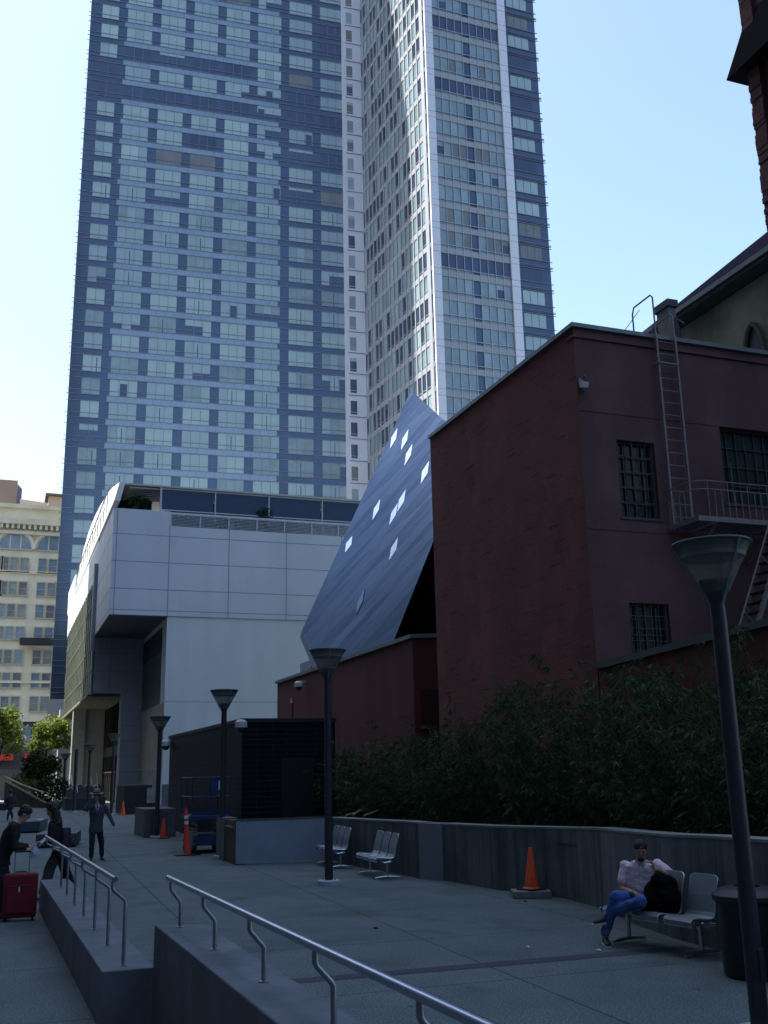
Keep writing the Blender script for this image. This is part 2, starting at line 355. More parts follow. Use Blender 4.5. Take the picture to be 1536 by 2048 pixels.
def standing(label, head, neck, pel, sh, el, wr, kn, an, fw, toe, mats_, hands, hs=1.0, coat=None, flare=None, sleeve=1.0, voxel=0.01, headtilt=0.0, hair=None, root=None, bulk=1.0):
    fw = fw.normalized(); side = fw.cross(Vector((0,0,1))).normalized()  # person's right is +side
    t = person_root(root or an[0], label)
    b = MB(); ch_ = pel.lerp(neck,0.62)
    k = bulk
    loft(b, [(pel-Vector((0,0,0.09)),0.15*k,0.11*k),(pel,0.16*k,0.11*k),(pel.lerp(neck,0.3),0.14*k,0.10*k),(ch_,0.17*k,0.12*k),(pel.lerp(neck,0.88),0.15*k,0.09*k),(neck,0.055,0.055)], side)
    capsule(b, neck-Vector((0,0,0.03)), 0.056, head-Vector((0,0,0.07)), 0.052)
    upv = (Vector((0,0,1))+fw*headtilt).normalized(); fh = (fw-Vector((0,0,1))*headtilt).normalized()
    head_shape(b, head, upv, fh, hs)
    for s_, e_, w_ in zip(sh, el, wr): capsule(b, s_, 0.052, e_, 0.04); capsule(b, e_, 0.04, w_, 0.027)
    hip = [pel+side*0.085, pel-side*0.085]
    for h_, k_, a_ in zip(hip, kn, an): capsule(b, h_-Vector((0,0,0.04)), 0.085, k_, 0.056); capsule(b, k_, 0.055, a_, 0.036)
    for w_, (d_, n_, c_) in zip(wr, hands): hand(b, w_, d_, n_, c_)
    organic(b, 'body', skin, t, 0.0115 if voxel < 0.015 else 0.03)
    face_bits(t, head, upv, fh, hs)
    top_m, leg_m, shoe_m_, sole_m = mats_
    b = MB()
    hem = coat if coat is not None else 0.02
    loft(b, [(pel-Vector((0,0,hem)),0.195*k,0.145*k),(pel+Vector((0,0,0.03)),0.18*k,0.135*k),(pel.lerp(neck,0.3),0.172*k,0.13*k),(ch_,0.205*k,0.145*k),(pel.lerp(neck,0.87),0.185*k,0.11*k),(neck-Vector((0,0,0.01)),0.075,0.07)], side)
    for s_, e_, w_ in zip(sh, el, wr):
        capsule(b, s_, 0.074*k, e_, 0.06); capsule(b, e_, 0.06, e_.lerp(w_, 0.93*sleeve), 0.045)
    organic(b, 'jacket', top_m, t, voxel, 0.009, 2, 9)
    b = MB(); loft(b, [(pel-Vector((0,0,0.12)),0.16*k,0.125*k),(pel,0.168*k,0.125*k),(pel+Vector((0,0,0.04)),0.16*k,0.12*k)], side)
    for h_, k_, a_ in zip(hip, kn, an):
        fl = flare or 0.062; a2 = a_+Vector((0,0,0.0 if flare else 0.0))
        capsule(b, h_-Vector((0,0,0.04)), 0.10, k_, 0.078+ (fl-0.062)*0.5); capsule(b, k_, 0.078+(fl-0.062)*0.5, a2+Vector((0,0,fl*0.6)), fl)
    organic(b, 'trousers', leg_m, t, voxel, 0.010, 2, 9)
    for a_, td in zip(an, toe): shoe(t, a_, td, shoe_m_, sole_m)
    rot = Matrix((fh.cross(upv).normalized(), fh, upv)).transposed()
    if hair == 'short':
        h = MB(); h.ball(head+upv*0.045-fh*0.02, 0.095, 0.108, 0.098, rot, 18); h.ball(head-fh*0.05, 0.088, 0.065, 0.09, rot, 14); organic(h, 'hair', mat('black_hair', (0.008,0.007,0.008), 0.45, bump=0.6, bscale=90), t, 0.01, 0.012, 1, 22)
    if hair == 'long':
        h = MB(); h.ball(head+upv*0.04-fh*0.03, 0.12, 0.125, 0.115, rot, 18)
        for q in range(7):
            a0 = head+side*0.07*(q-3)/3-fh*0.06; capsule(h, a0, 0.075, a0-Vector((0,0,0.24+0.03*(q%3)))-fh*0.04*(1+q%2), 0.065)
        organic(h, 'hair', mat('brown_hair', (0.018,0.011,0.009), 0.55, bump=0.6, bscale=90), t, 0.011, 0.014, 1, 16)
    return t, upv, fh, side
Z = Vector((0,0,1))
# --- man in a hat walking towards the camera
D = 29.5
fl, fr = AT(182,1718,D-0.1), AT(203,1718,D+0.15); fl.z = fr.z = 0.10
pel_ = AT(192,1655,D); hd_ = AT(193,1592,D-0.05); nk = AT(195,1608,D)
fwv = Vector((-0.08,-1,0)).normalized()
grey_j = mat('grey_jacket', (0.045,0.055,0.06), 0.85, var=0.15, scale=6)
t, up_, fh_, sd_ = standing('man in straw hat and dark grey jacket walking this way, hand at his hat',
  hd_, nk, pel_, [AT(181,1613,D),AT(210,1613,D)], [AT(170,1618,D-0.28),AT(219,1632,D)], [AT(183,1597,D-0.22),AT(228,1651,D-0.1)],
  [AT(184,1686,D-0.08),AT(203,1686,D+0.1)], [fl, fr], fwv, [Vector((-0.2,-1,0)),Vector((0.25,-1,0))],
  (grey_j, mat('dark_trousers', (0.012,0.012,0.018), 0.85), mat('dark_shoe', (0.025,0.02,0.018), 0.4), mat('pale_sole', (0.3,0.3,0.3), 0.7)),
  [(Vector((0.4,-0.2,0.9)), Vector((0,1,0)), 0.5), (Vector((0.25,-0.1,-1)), Vector((-1,0,0)), 0.7)], coat=0.13, voxel=0.016, headtilt=0.1, hair='short')
ht = MB(); rot = Matrix((fh_.cross(up_).normalized(), fh_, up_)).transposed(); hc = hd_+up_*0.075
b = MB(); b.lathe([(0,0.115),(0.06,0.12),(0.085,0.10),(0.092,0.0),(0.15,-0.006),(0.185,0.002),(0.186,-0.004),(0.15,-0.014),(0,-0.012)], (0,0,0), 28)
b.v = [tuple(hc+rot@Vector(v)) for v in b.v]; hat = b.build('straw_hat', mat('straw', (0.30,0.24,0.15), 0.9, bump=0.4, bscale=150), t, True)
b = MB(); b.lathe([(0.0945,0.002),(0.0955,0.035),(0.092,0.04)], (0,0,0), 28); b.v = [tuple(hc+rot@Vector(v)) for v in b.v]; b.build('hat_band', mat('brown_band', (0.06,0.02,0.015), 0.8), hat, True)
c0 = nk-Z*0.03+fwv*0.115
sh_ = MB(); sh_.hexa([c0+sd_*0.01-Z*0.20+fwv*0.035,c0-sd_*0.01-Z*0.20+fwv*0.035,c0-sd_*0.01-Z*0.2,c0+sd_*0.01-Z*0.2],[c0+sd_*0.06+fwv*0.012+Z*0.01,c0-sd_*0.06+fwv*0.012+Z*0.01,c0-sd_*0.06-fwv*0.06+Z*0.01,c0+sd_*0.06-fwv*0.06+Z*0.01]); sh_.build('shirt_front', mat('white_shirt', (0.55,0.55,0.56), 0.8), t)
tie = MB(); tie.bar(c0-Z*0.0+fwv*0.03, c0-Z*0.19+fwv*0.052, 0.035, 0.01, up=(0,-1,0)); tie.build('tie', mat('blue_tie', (0.02,0.03,0.25), 0.5), t)

# --- woman with backpack walking left behind the ledge
D = 20.9
fwv = Vector((-0.93,0.2,0)).normalized()
f1, f2 = AT(88,1795,D-0.4), AT(140,1778,D+0.35); f1.z = 0.12; f2.z = 0.12
hd_ = AT(104,1618,D); nk = AT(106,1640,D); pel_ = AT(117,1694,D)
blackc = mat('black_knit', (0.010,0.009,0.011), 0.9, var=0.2, scale=6)
t, up_, fh_, sd_ = standing('woman in black with long dark hair and a small backpack, striding behind the low ledge',
  hd_, nk, pel_, [AT(108,1652,D+0.16),AT(103,1653,D-0.16)], [AT(108,1676,D+0.2),AT(101,1681,D-0.2)], [AT(92,1688,D+0.1),AT(84,1684,D-0.18)],
  [AT(99,1738,D-0.1),AT(130,1738,D+0.15)], [f1,f2], fwv, [Vector((-1,0.15,0)),Vector((-0.95,0.1,-0.1))],
  (blackc, mat('black_trousers', (0.008,0.008,0.010), 0.9), mat('black_shoe', (0.02,0.02,0.02), 0.4), mat('pale_sole', (0,0,0))),
  [(Vector((-1,0,0.1)), Z*-1, 0.6), (Vector((-1,0,0.0)), Z*-1, 0.6)], flare=0.105, voxel=0.0149, hair='long', bulk=0.9)
o = MB().hexa([AT(81,1686,D-0.25),AT(84,1689,D-0.25),AT(94,1680,D-0.2),AT(91,1676,D-0.2)],[AT(80,1684,D-0.29),AT(83,1687,D-0.29),AT(93,1678,D-0.24),AT(90,1674,D-0.24)])
o = o.build('folded_paper', mat('paper', (0.7,0.7,0.66), 0.8)); tag(o, 'folded white paper held by the woman with the backpack', 'paper')
bc = AT(131,1674,D-0.02); t = thing('backpack', tuple(bc), 'small dark backpack with a flap on the striding woman\'s back', 'backpack')
b = MB(); loft(b, [(bc-Z*0.19,0.13,0.085),(bc-Z*0.12,0.155,0.105),(bc+Z*0.08,0.15,0.1),(bc+Z*0.17,0.12,0.08)], sd_); organic(b, 'pack_body', mat('dark_canvas', (0.018,0.018,0.024), 0.7), t, 0.01, 0.004, 2)
b = MB(); loft(b, [(bc-fwv*0.09-Z*0.14,0.09,0.035),(bc-fwv*0.1,0.095,0.04),(bc-fwv*0.09+Z*0.02,0.08,0.03)], sd_); organic(b, 'pocket', mat('dark_canvas', (0,0,0)), t, 0.01)
b = MB(); b.bar(bc-fwv*0.145-Z*0.03, bc-fwv*0.145-Z*0.05, 0.03, 0.008, up=(0,1,0)); b.build('buckle', steel, t)
for k in (-1,1): MB().tube([bc+fwv*0.08+sd_*0.09*k-Z*0.12, bc+fwv*0.14+sd_*0.13*k+Z*0.02, bc+fwv*0.16+sd_*0.12*k+Z*0.16, bc+fwv*0.08+sd_*0.08*k+Z*0.17],0.013,6).build('strap', mat('dark_canvas', (0,0,0)), t, True)

# --- man with the red suitcase at the left edge
D = 18.5
fwv = Vector((0.97,-0.1,0)).normalized()
f1, f2 = AT(-6,1833,D-0.1), AT(8,1826,D+0.2); f1.z = 0.10; f2.z = 0.10
hd_ = AT(50,1627,D); nk = AT(34,1643,D); pel_ = AT(3,1716,D)
t, up_, fh_, sd_ = standing('man in black looking down at a plastic bag, standing by the red suitcase',
  hd_, nk, pel_, [AT(26,1655,D-0.18),AT(28,1652,D+0.18)], [AT(28,1695,D-0.22),AT(30,1690,D+0.2)], [AT(50,1697,D-0.1),AT(55,1692,D+0.12)],
  [AT(6,1772,D-0.1),AT(14,1772,D+0.15)], [f1,f2], fwv, [Vector((1,-0.1,0)),Vector((1,0.0,0))],
  (mat('black_jacket', (0.007,0.007,0.010), 0.9), mat('dark_navy_trousers', (0.010,0.012,0.02), 0.9), MATS['black_shoe'], MATS['pale_sole']),
  [(Vector((1,0.1,-0.15)), -Z, 0.8), (Vector((1,-0.1,-0.1)), -Z, 0.8)], coat=0.12, voxel=0.0149, headtilt=0.75, hair='short', root=f2, bulk=1.0)
bc = AT(69,1704,D-0.02); t = thing('plastic_bag', tuple(bc), 'translucent pale plastic bag of food in the hands of the man with the suitcase', 'plastic bag')
b = MB(); loft(b, [(bc-Z*0.09,0.05,0.05),(bc-Z*0.05,0.085,0.075),(bc+Z*0.02,0.07,0.06),(bc+Z*0.09,0.025,0.02),(bc+Z*0.13,0.045,0.02)], Vector((1,0,0)))
organic(b, 'bag', mat('plastic_film', (0.5,0.55,0.75), 0.2, alpha=0.5), t, 0.008, 0.008, 1, 25)
MB().ball(bc-Z*0.03,0.05,0.045,0.04).build('food', mat('lettuce', (0.25,0.3,0.12), 0.7), t, True)
# suitcases
def suitcase(c, w, d_, h, ang, m_, label, hh):
    t = thing('suitcase', (0,0,0), label, 'suitcase')
    MB().box(-w/2,w/2,-d_/2,d_/2,0.05,0.05+h).build('shell', m_, t, bev=0.035)
    f = MB(); f.box(-w/2+0.06,w/2-0.06,-d_/2-0.03,-d_/2+0.001,0.12,h-0.12); f.build('front_pocket', m_, t, bev=0.02)
    z = MB(); z.tube([(-w/2+0.07,-d_/2-0.032,h-0.13),(w/2-0.07,-d_/2-0.032,h-0.13)],0.006,6).tube([(-w/2-0.002,-d_/2+0.04,0.1),(-w/2-0.002,-d_/2+0.04,h)],0.006,6); z.build('zip', black_m, t)
    for k in (-1,1): MB().tube([(k*0.11,d_/2-0.05,0.05+h-0.01),(k*0.11,d_/2-0.05,h+hh)],0.009,8).build('handle_tube', steel, t, True)
    MB().box(-0.13,0.13,d_/2-0.065,d_/2-0.035,h+hh,h+hh+0.03).build('grip', black_m, t, bev=0.008)
    for k in (-1,1): MB().tube([(k*(w/2-0.06)-0.015,d_/2-0.04,0.03),(k*(w/2-0.06)+0.015,d_/2-0.04,0.03)],0.03,12).build('wheel', black_m, t, True)
    for k in (-1,1): MB().tube([(k*(w/2-0.05),-d_/2+0.05,0.06),(k*(w/2-0.05),-d_/2+0.05,0.0)],0.014,8).build('foot', black_m, t, True)
    MB().tube([(-0.09,-0.02,h+0.05),(-0.07,-0.02,h+0.075),(0.07,-0.02,h+0.075),(0.09,-0.02,h+0.05)],0.011,8).build('top_handle', black_m, t, True)
    MB().box(-0.02,0.0,-d_/2-0.038,-d_/2-0.031,h-0.22,h-0.14).build('tag', mat('paper', (0.7,0.7,0.66), 0.8), t)
    t.location = c; t.rotation_euler = (0,0,ang); return t
g_ = G(37,1843); suitcase((g_.x,g_.y+0.12,0), 0.52, 0.26, 0.66, R(-4), mat('red_nylon', (0.16,0.006,0.012), 0.75, var=0.25, scale=5, bump=0.3, bscale=200), 'dark red upright trolley suitcase with extended handle at the left edge', 0.36)
# --- far walker at the left
D = 59
f1, f2 = AT(15,1641,D), AT(24,1640,D+0.3); f1.z = f2.z = 0.1
t, up_, fh_, sd_ = standing('distant dark-clothed person with shoulder bag walking beyond the stone benches',
  AT(22,1584,D), AT(22,1591,D), AT(20,1614,D), [AT(14,1594,D),AT(29,1594,D)], [AT(11,1604,D),AT(33,1604,D)], [AT(10,1614,D),AT(33,1613,D)],
  [AT(17,1627,D),AT(24,1627,D)], [f1,f2], Vector((0.2,1,0)), [Vector((0,1,0)),Vector((0,1,0))],
  (mat('slate_coat', (0.03,0.03,0.045), 0.9), mat('faded_jeans', (0.04,0.055,0.08), 0.9), MATS['black_shoe'], MATS['pale_sole']),
  [(-Z, Vector((1,0,0)), 0.5), (-Z, Vector((-1,0,0)), 0.5)], coat=0.1, voxel=0.03, hair='short')
bc = AT(7,1612,D-0.1); t = thing('shoulder_bag', tuple(bc), 'black shoulder bag at the side of the distant walker', 'bag')
MB().box(bc.x-0.22,bc.x+0.16,bc.y-0.12,bc.y+0.12,bc.z-0.22,bc.z+0.14).build('bag_body', black_m, t, bev=0.04)
MB().tube([(bc.x-0.15,bc.y,bc.z+0.14),(bc.x+0.1,bc.y,bc.z+0.6),(bc.x+0.13,bc.y,bc.z+0.14)],0.015,6).build('strap', black_m, t, True)
# ------------------------------------------------------------------ ground
g = MB(); g.face([(-200,-60,0),(200,-60,0),(200,150,0),(-200,150,0)])
tag(g.build('plaza_floor', concrete), kind='structure')
g = MB(); g.face([(-900,150,0),(900,150,0),(900,1500,0),(-900,1500,0)]).face([(-900,-60,0),(-200,-60,0),(-200,150,0),(-900,150,0)]).face([(200,-60,0),(900,-60,0),(900,150,0),(200,150,0)]).face([(-900,-700,0),(900,-700,0),(900,-60,0),(-900,-60,0)])
tag(g.build('city_ground', mat('asphalt', (0.05,0.05,0.055), 0.9, var=0.2, scale=2)), kind='structure')
g = MB(); a, b = Vector((1.95,11.42)), Vector((8.12,11.18))
g.face([(a.x,a.y,0.004),(b.x,b.y,0.004),(b.x,b.y+0.26,0.004),(a.x,a.y+0.26,0.004)])
tag(g.build('dark_paving_strip', mat('dark_paver', (0.042,0.047,0.06), 0.8, scale=4)), kind='structure')
g = MB(); g.box(-40, 5.2, 86, 100, 0.0, 0.25).box(-40, 4.5, 100, 118, 0.25, 0.5)
tag(g.build('far_plaza_steps', mat('pale_paving', (0.32,0.31,0.27), 0.85, scale=1)), kind='structure')

# ------------------------------------------------------------------ street ledges and handrails
def ledge(poly, z, label):
    t = MB(); t.prism(poly, 0, z); o = t.build('concrete_ledge', ledge_m, bev=0.012)
    tag(o, label, 'ledge', 'concrete ledges carrying the handrails')
ledge([(0.8,19.4),(1.0,10.21),(1.475,10.205),(1.27,19.4)], 0.48, 'low long grey concrete ledge beside the woman with the backpack, under the far handrail')
ledge([(1.453,10.197),(1.63,2.0),(2.06,2.0),(1.88,10.0)], 0.85, 'taller grey concrete ledge in the foreground under the near handrail')
def handrail(pts, posts, base_z, z, label):
    t = thing('handrail', (posts[0][0], posts[0][1], base_z), label, 'handrail', 'steel handrails on the ledges')
    b = MB(); b.tube([(p[0], p[1], z) for p in pts], 0.026, 14); b.build('rail', rail_m, t, True)
    for (x, y, rx) in posts:
        p = MB(); k = z-0.12
        p.tube([(x,y,base_z),(x,y,k-0.09),(x-0.012,y,k-0.07),(rx+0.01,y,z-0.105),(rx,y,z-0.085),(rx,y,z-0.02)], 0.0175, 10)
        p.lathe([(0.034,0),(0.034,0.008),(0.018,0.012)], (x,y,base_z), 12)
        p.build('post', post_m, t, True)
handrail([(0.80,18.2),(1.10,10.36)], [(1.03+0.18*(19.24-y)/8.92, y, 0.79+0.30*(18.3-y)/8.0) for y in (17.9,16.77,15.5,14.2,12.93,11.65,10.42)], 0.48, 1.25,
         'steel handrail with bent posts on the low ledge beside the red suitcase')
handrail([(1.54,10.02),(1.68,6.0),(1.82,1.9)], [(1.64+0.038*(9.89-y), y, 1.545+0.035*(9.99-y)) for y in (9.89,8.54,7.13,5.75,4.35,2.95)], 0.85, 1.27,
         'steel handrail with bent posts on the tall foreground ledge')

# ------------------------------------------------------------------ retaining wall
path = [(7.95,25.8),(8.13,23.15),(8.30,21.25),(8.33,20.55)]
path2 = [(8.62,20.1),(8.80,18.04),(9.02,17.3),(9.24,16.3),(9.10,14.8),(8.62,13.3),(8.36,11.9),(8.31,11.0),(8.2,9.6),(8.0,7.5),(7.6,4)]
def wall_strip(path, zs, th, mb, z0=0.0, out=0.0, mi=0):
    n = len(path); off = []
    for k in range(n):
        a = Vector(path[max(k-1,0)]); b = Vector(path[min(k+1,n-1)]); d = (b-a).normalized(); nn = Vector((-d.y, d.x))
        if nn.x < 0: nn = -nn
        off.append(nn)
    for k in range(n-1):
        p0 = Vector(path[k])-off[k]*out; p1 = Vector(path[k+1])-off[k+1]*out
        q0 = Vector(path[k])+off[k]*th; q1 = Vector(path[k+1])+off[k+1]*th
        zz0 = z0 if not hasattr(z0,'__len__') else z0[k]; zz1 = z0 if not hasattr(z0,'__len__') else z0[k+1]
        i = len(mb.v)
        mb.v += [(p0.x,p0.y,zz0),(p1.x,p1.y,zz1),(q1.x,q1.y,zz1),(q0.x,q0.y,zz0),(p0.x,p0.y,zs[k]),(p1.x,p1.y,zs[k+1]),(q1.x,q1.y,zs[k+1]),(q0.x,q0.y,zs[k])]
        fs = [(0,1,5,4),(2,3,7,6),(4,5,6,7),(3,2,1,0)]
        if k == 0: fs.append((3,0,4,7))
        if k == n-2: fs.append((1,2,6,5))
        mb.f += [tuple(i+x for x in f) for f in fs]; mb.m += [mi]*len(fs)
rw = thing('retaining_wall', (8.6,18,0), 'long grey board-marked concrete retaining wall in front of the dark hedge', 'wall')
w = MB(); zs1 = [1.02,1.05,1.08,1.08]; zs2 = [1.07,1.10,1.11,1.13,1.19,1.23,1.26,1.29,1.31,1.33,1.35]
wall_strip(path, zs1, 0.32, w); wall_strip(path2, zs2, 0.32, w)
w.build('wall_face', wall_m, rw, off=(8.6,18,0))
w = MB(); w.prism([(8.30,20.54),(8.60,20.02),(8.95,20.2),(8.7,20.6)], 0, 1.1); w.build('pilaster', mat('pale_concrete', (0.2,0.225,0.24), 0.8, scale=2), rw)
w = MB(); wall_strip(path, [z+0.035 for z in zs1], 0.33, w, z0=[z+0.002 for z in zs1], out=0.012); wall_strip(path2, [z+0.035 for z in zs2], 0.33, w, z0=[z+0.002 for z in zs2], out=0.012)
w.build('coping', mat('coping_concrete', (0.22,0.245,0.235), 0.8, scale=3), rw)
w = MB()
for k in range(len(path2)-1):
    a = Vector(path2[k]); b = Vector(path2[k+1]); L_ = (b-a).length; d = (b-a)/L_; n_ = Vector((-d.y,d.x)); n_ = n_ if n_.x < 0 else -n_
    q = 0.12
    while q < L_:
        p = a+d*q+n_*0.002
        w.face([(p.x,p.y,0.02),(p.x+d.x*0.012,p.y+d.y*0.012,0.02),(p.x+d.x*0.012,p.y+d.y*0.012,1.05+0.02*k),(p.x,p.y,1.05+0.02*k)]); q += 0.42+0.12*random.random()
w.build('form_joints', mat('joint_dark', (0.05,0.056,0.06), 0.9), rw)
t = thing('end_wall', (5.7,27,0), 'short concrete end post with brown plywood infill behind the blue lift', 'wall')
MB().prism([(5.59,28.3),(5.6,27.35),(5.95,27.35),(5.95,28.3)], 0, 1.06).build('concrete_post', wall_m, t)
MB().prism([(5.64,27.34),(5.63,26.05),(5.9,26.05),(5.9,27.34)], 0, 1.03).build('plywood_infill', mat('brown_ply', (0.11,0.06,0.03), 0.7, scale=2, stretch=(1,1,8), var=0.35), t)
MB().box(5.58,5.64,26.3,27.2,0.86,0.885).build('timber_batten', mat('raw_timber', (0.25,0.21,0.15), 0.8), t)
t = thing('hoarding_panel', (6.8,25.9,0), 'smooth pale blue-grey painted hoarding panel left of the far benches', 'panel')
MB().prism([(5.62,25.99),(7.93,25.74),(7.94,25.80),(5.63,26.05)], 0.02, 1.04).build('panel', mat('pale_blue_board', (0.27,0.31,0.39), 0.6, var=0.08, scale=1.5, streak=(0.12,(2,2,0.6))), t, off=(6.8,25.9,0))
MB().prism([(5.595,25.97),(5.615,25.97),(5.63,26.06),(5.61,26.06)], 0, 1.06).build('edge_trim', dark_m, t)
MB().prism([(5.62,25.97),(7.93,25.73),(7.94,25.81),(5.63,26.06)], 1.042, 1.07).build('top_trim', mat('trim_brown', (0.09,0.08,0.07), 0.7), t)
for i, (a, b) in enumerate([((8.35,25.0,1.12),(10.6,29.5,1.35)),((8.3,25.4,1.10),(10.9,28.6,1.30)),((8.5,24.6,1.11),(11.2,28.9,1.28))]):
    o = MB().tube([a, b], 0.022, 6).build('bamboo_cane', mat('dry_cane', (0.3,0.24,0.15), 0.7)); tag(o, 'dry bamboo cane lying on top of the retaining wall behind the far benches', 'cane', 'dry canes on the wall top')

# ------------------------------------------------------------------ street lamps
def lamp_glass():
    M = bpy.data.materials.new('lamp_shade_glass'); M.use_nodes = True; nt = M.node_tree; N = nt.nodes; L = nt.links; b = N['Principled BSDF']
    b.inputs['Base Color'].default_value = (0.34,0.35,0.34,1); b.inputs['Roughness'].default_value = 0.4
    nz = N.new('ShaderNodeTexNoise'); nz.inputs['Scale'].default_value = 4; cr = N.new('ShaderNodeMapRange'); cr.inputs['To Min'].default_value = 0.55; cr.inputs['To Max'].default_value = 0.75; L.new(nz.outputs['Fac'], cr.inputs['Value'])
    t = N.new('ShaderNodeBsdfTranslucent'); t.inputs['Color'].default_value = (0.55,0.57,0.55,1); m1 = N.new('ShaderNodeMixShader'); m1.inputs[0].default_value = 0.6
    L.new(b.outputs[0], m1.inputs[1]); L.new(t.outputs[0], m1.inputs[2]); tr = N.new('ShaderNodeBsdfTransparent'); tr.inputs['Color'].default_value = (0.9,0.9,0.88,1)
    m2 = N.new('ShaderNodeMixShader'); L.new(cr.outputs[0], m2.inputs[0]); L.new(m1.outputs[0], m2.inputs[1]); L.new(tr.outputs[0], m2.inputs[2]); L.new(m2.outputs[0], N['Material Output'].inputs['Surface'])
    return M
glass_m = lamp_glass()
def make_lamp():
    t = thing('street_lamp', (0,0,0), 'x', 'street lamp', 'conical street lamps along the lane')
    MB().lathe([(0,0.1),(0.2,0.1),(0.225,0.085),(0.225,0)], n=28).build('base_plinth', mat('plinth_concrete', (0.42,0.45,0.5), 0.8), t, True)
    for k in range(4):
        a = math.pi/4+k*math.pi/2; MB().tube([(0.135*math.cos(a),0.135*math.sin(a),0.1),(0.135*math.cos(a),0.135*math.sin(a),0.125)],0.013,6).build('anchor_bolt', dark_m, t)
    MB().box(-0.035,0.035,-0.092,-0.078,0.5,0.78).build('access_cover', lamp_m, t, bev=0.004)
    MB().lathe([(0,3.98),(0.075,3.98),(0.078,2.2),(0.082,0.55),(0.082,0.1)], n=20).build('pole', lamp_m, t, True)
    MB().lathe([(0,4.27),(0.155,4.27),(0.15,4.255),(0.07,4.04),(0.07,3.97)], n=20).build('collar', lamp_m, t, True)
    s = MB().lathe([(0.375,4.64),(0.12,4.145),(0.112,4.145),(0.368,4.64)], n=32).build('lamp_shade', glass_m, t, True)
    MB().lathe([(0,4.665),(0.30,4.668),(0.385,4.66),(0.392,4.648),(0.385,4.638),(0.36,4.638),(0.0,4.645)], n=32).build('lid', mat('lamp_lid', (0.10,0.12,0.13), 0.5), t, True)
    MB().lathe([(0.355,4.637),(0.31,4.50),(0.0,4.50)], n=32).build('reflector', mat('lamp_reflector', (0.16,0.19,0.185), 0.5), t, True)
    for k in range(3):
        a = k*2*math.pi/3+0.35; c, s_ = math.cos(a), math.sin(a)
        MB().bar((0.392*c,0.392*s_,4.65),(0.085*c,0.085*s_,4.05),0.02,0.012).build('strut', mat('strut_grey', (0.16,0.18,0.19), 0.45), t)
    return t
lamp0 = make_lamp()
lamps = [((6.31,20.44,0), 1.0, 'street lamp with conical shade standing alone in front of the far benches'),
         (tuple(AT(1444,1300,9.6).xy)+(0,), AT(1424,1090,9.6).z/4.64, 'nearest street lamp, large conical shade before the fire escape'),
         (None, 1.0, 'street lamp with pale conical shade in front of the black tiled building'),
         (None, 1.0, 'street lamp rising behind the ribbed concrete block beside the small traffic cone')]
def lamp_at(px, ytop, w):
    d = 0.784*2100/w; p = AT(px, ytop, d*0.985); return p
p2 = AT(449,1380,28.6); lamps[2] = ((p2.x,p2.y,0), p2.z/4.66, lamps[2][2])
p3 = AT(321,1433,38.6); lamps[3] = ((p3.x,p3.y,0), p3.z/4.66, lamps[3][2])
for px, yt, d, lab in [(229,1468,62,'small far street lamp in front of the arcade glazing, right of two'),(181,1489,66,'dim far street lamp in front of the arcade, above the covered furniture stack'),(131,1507,78,'farthest slim street lamp beside the leafy trees')]:
    p = AT(px, yt, d); lamps.append(((p.x,p.y,0), p.z/4.66, lab))
for i, (loc, s, lab) in enumerate(lamps):
    o = lamp0 if i == 0 else dup(lamp0)
    o.location = loc; o.scale = (0.92 if i==1 else 1, 0.92 if i==1 else 1, s); o['label'] = lab; o.rotation_euler = (0,0,0.25*i)

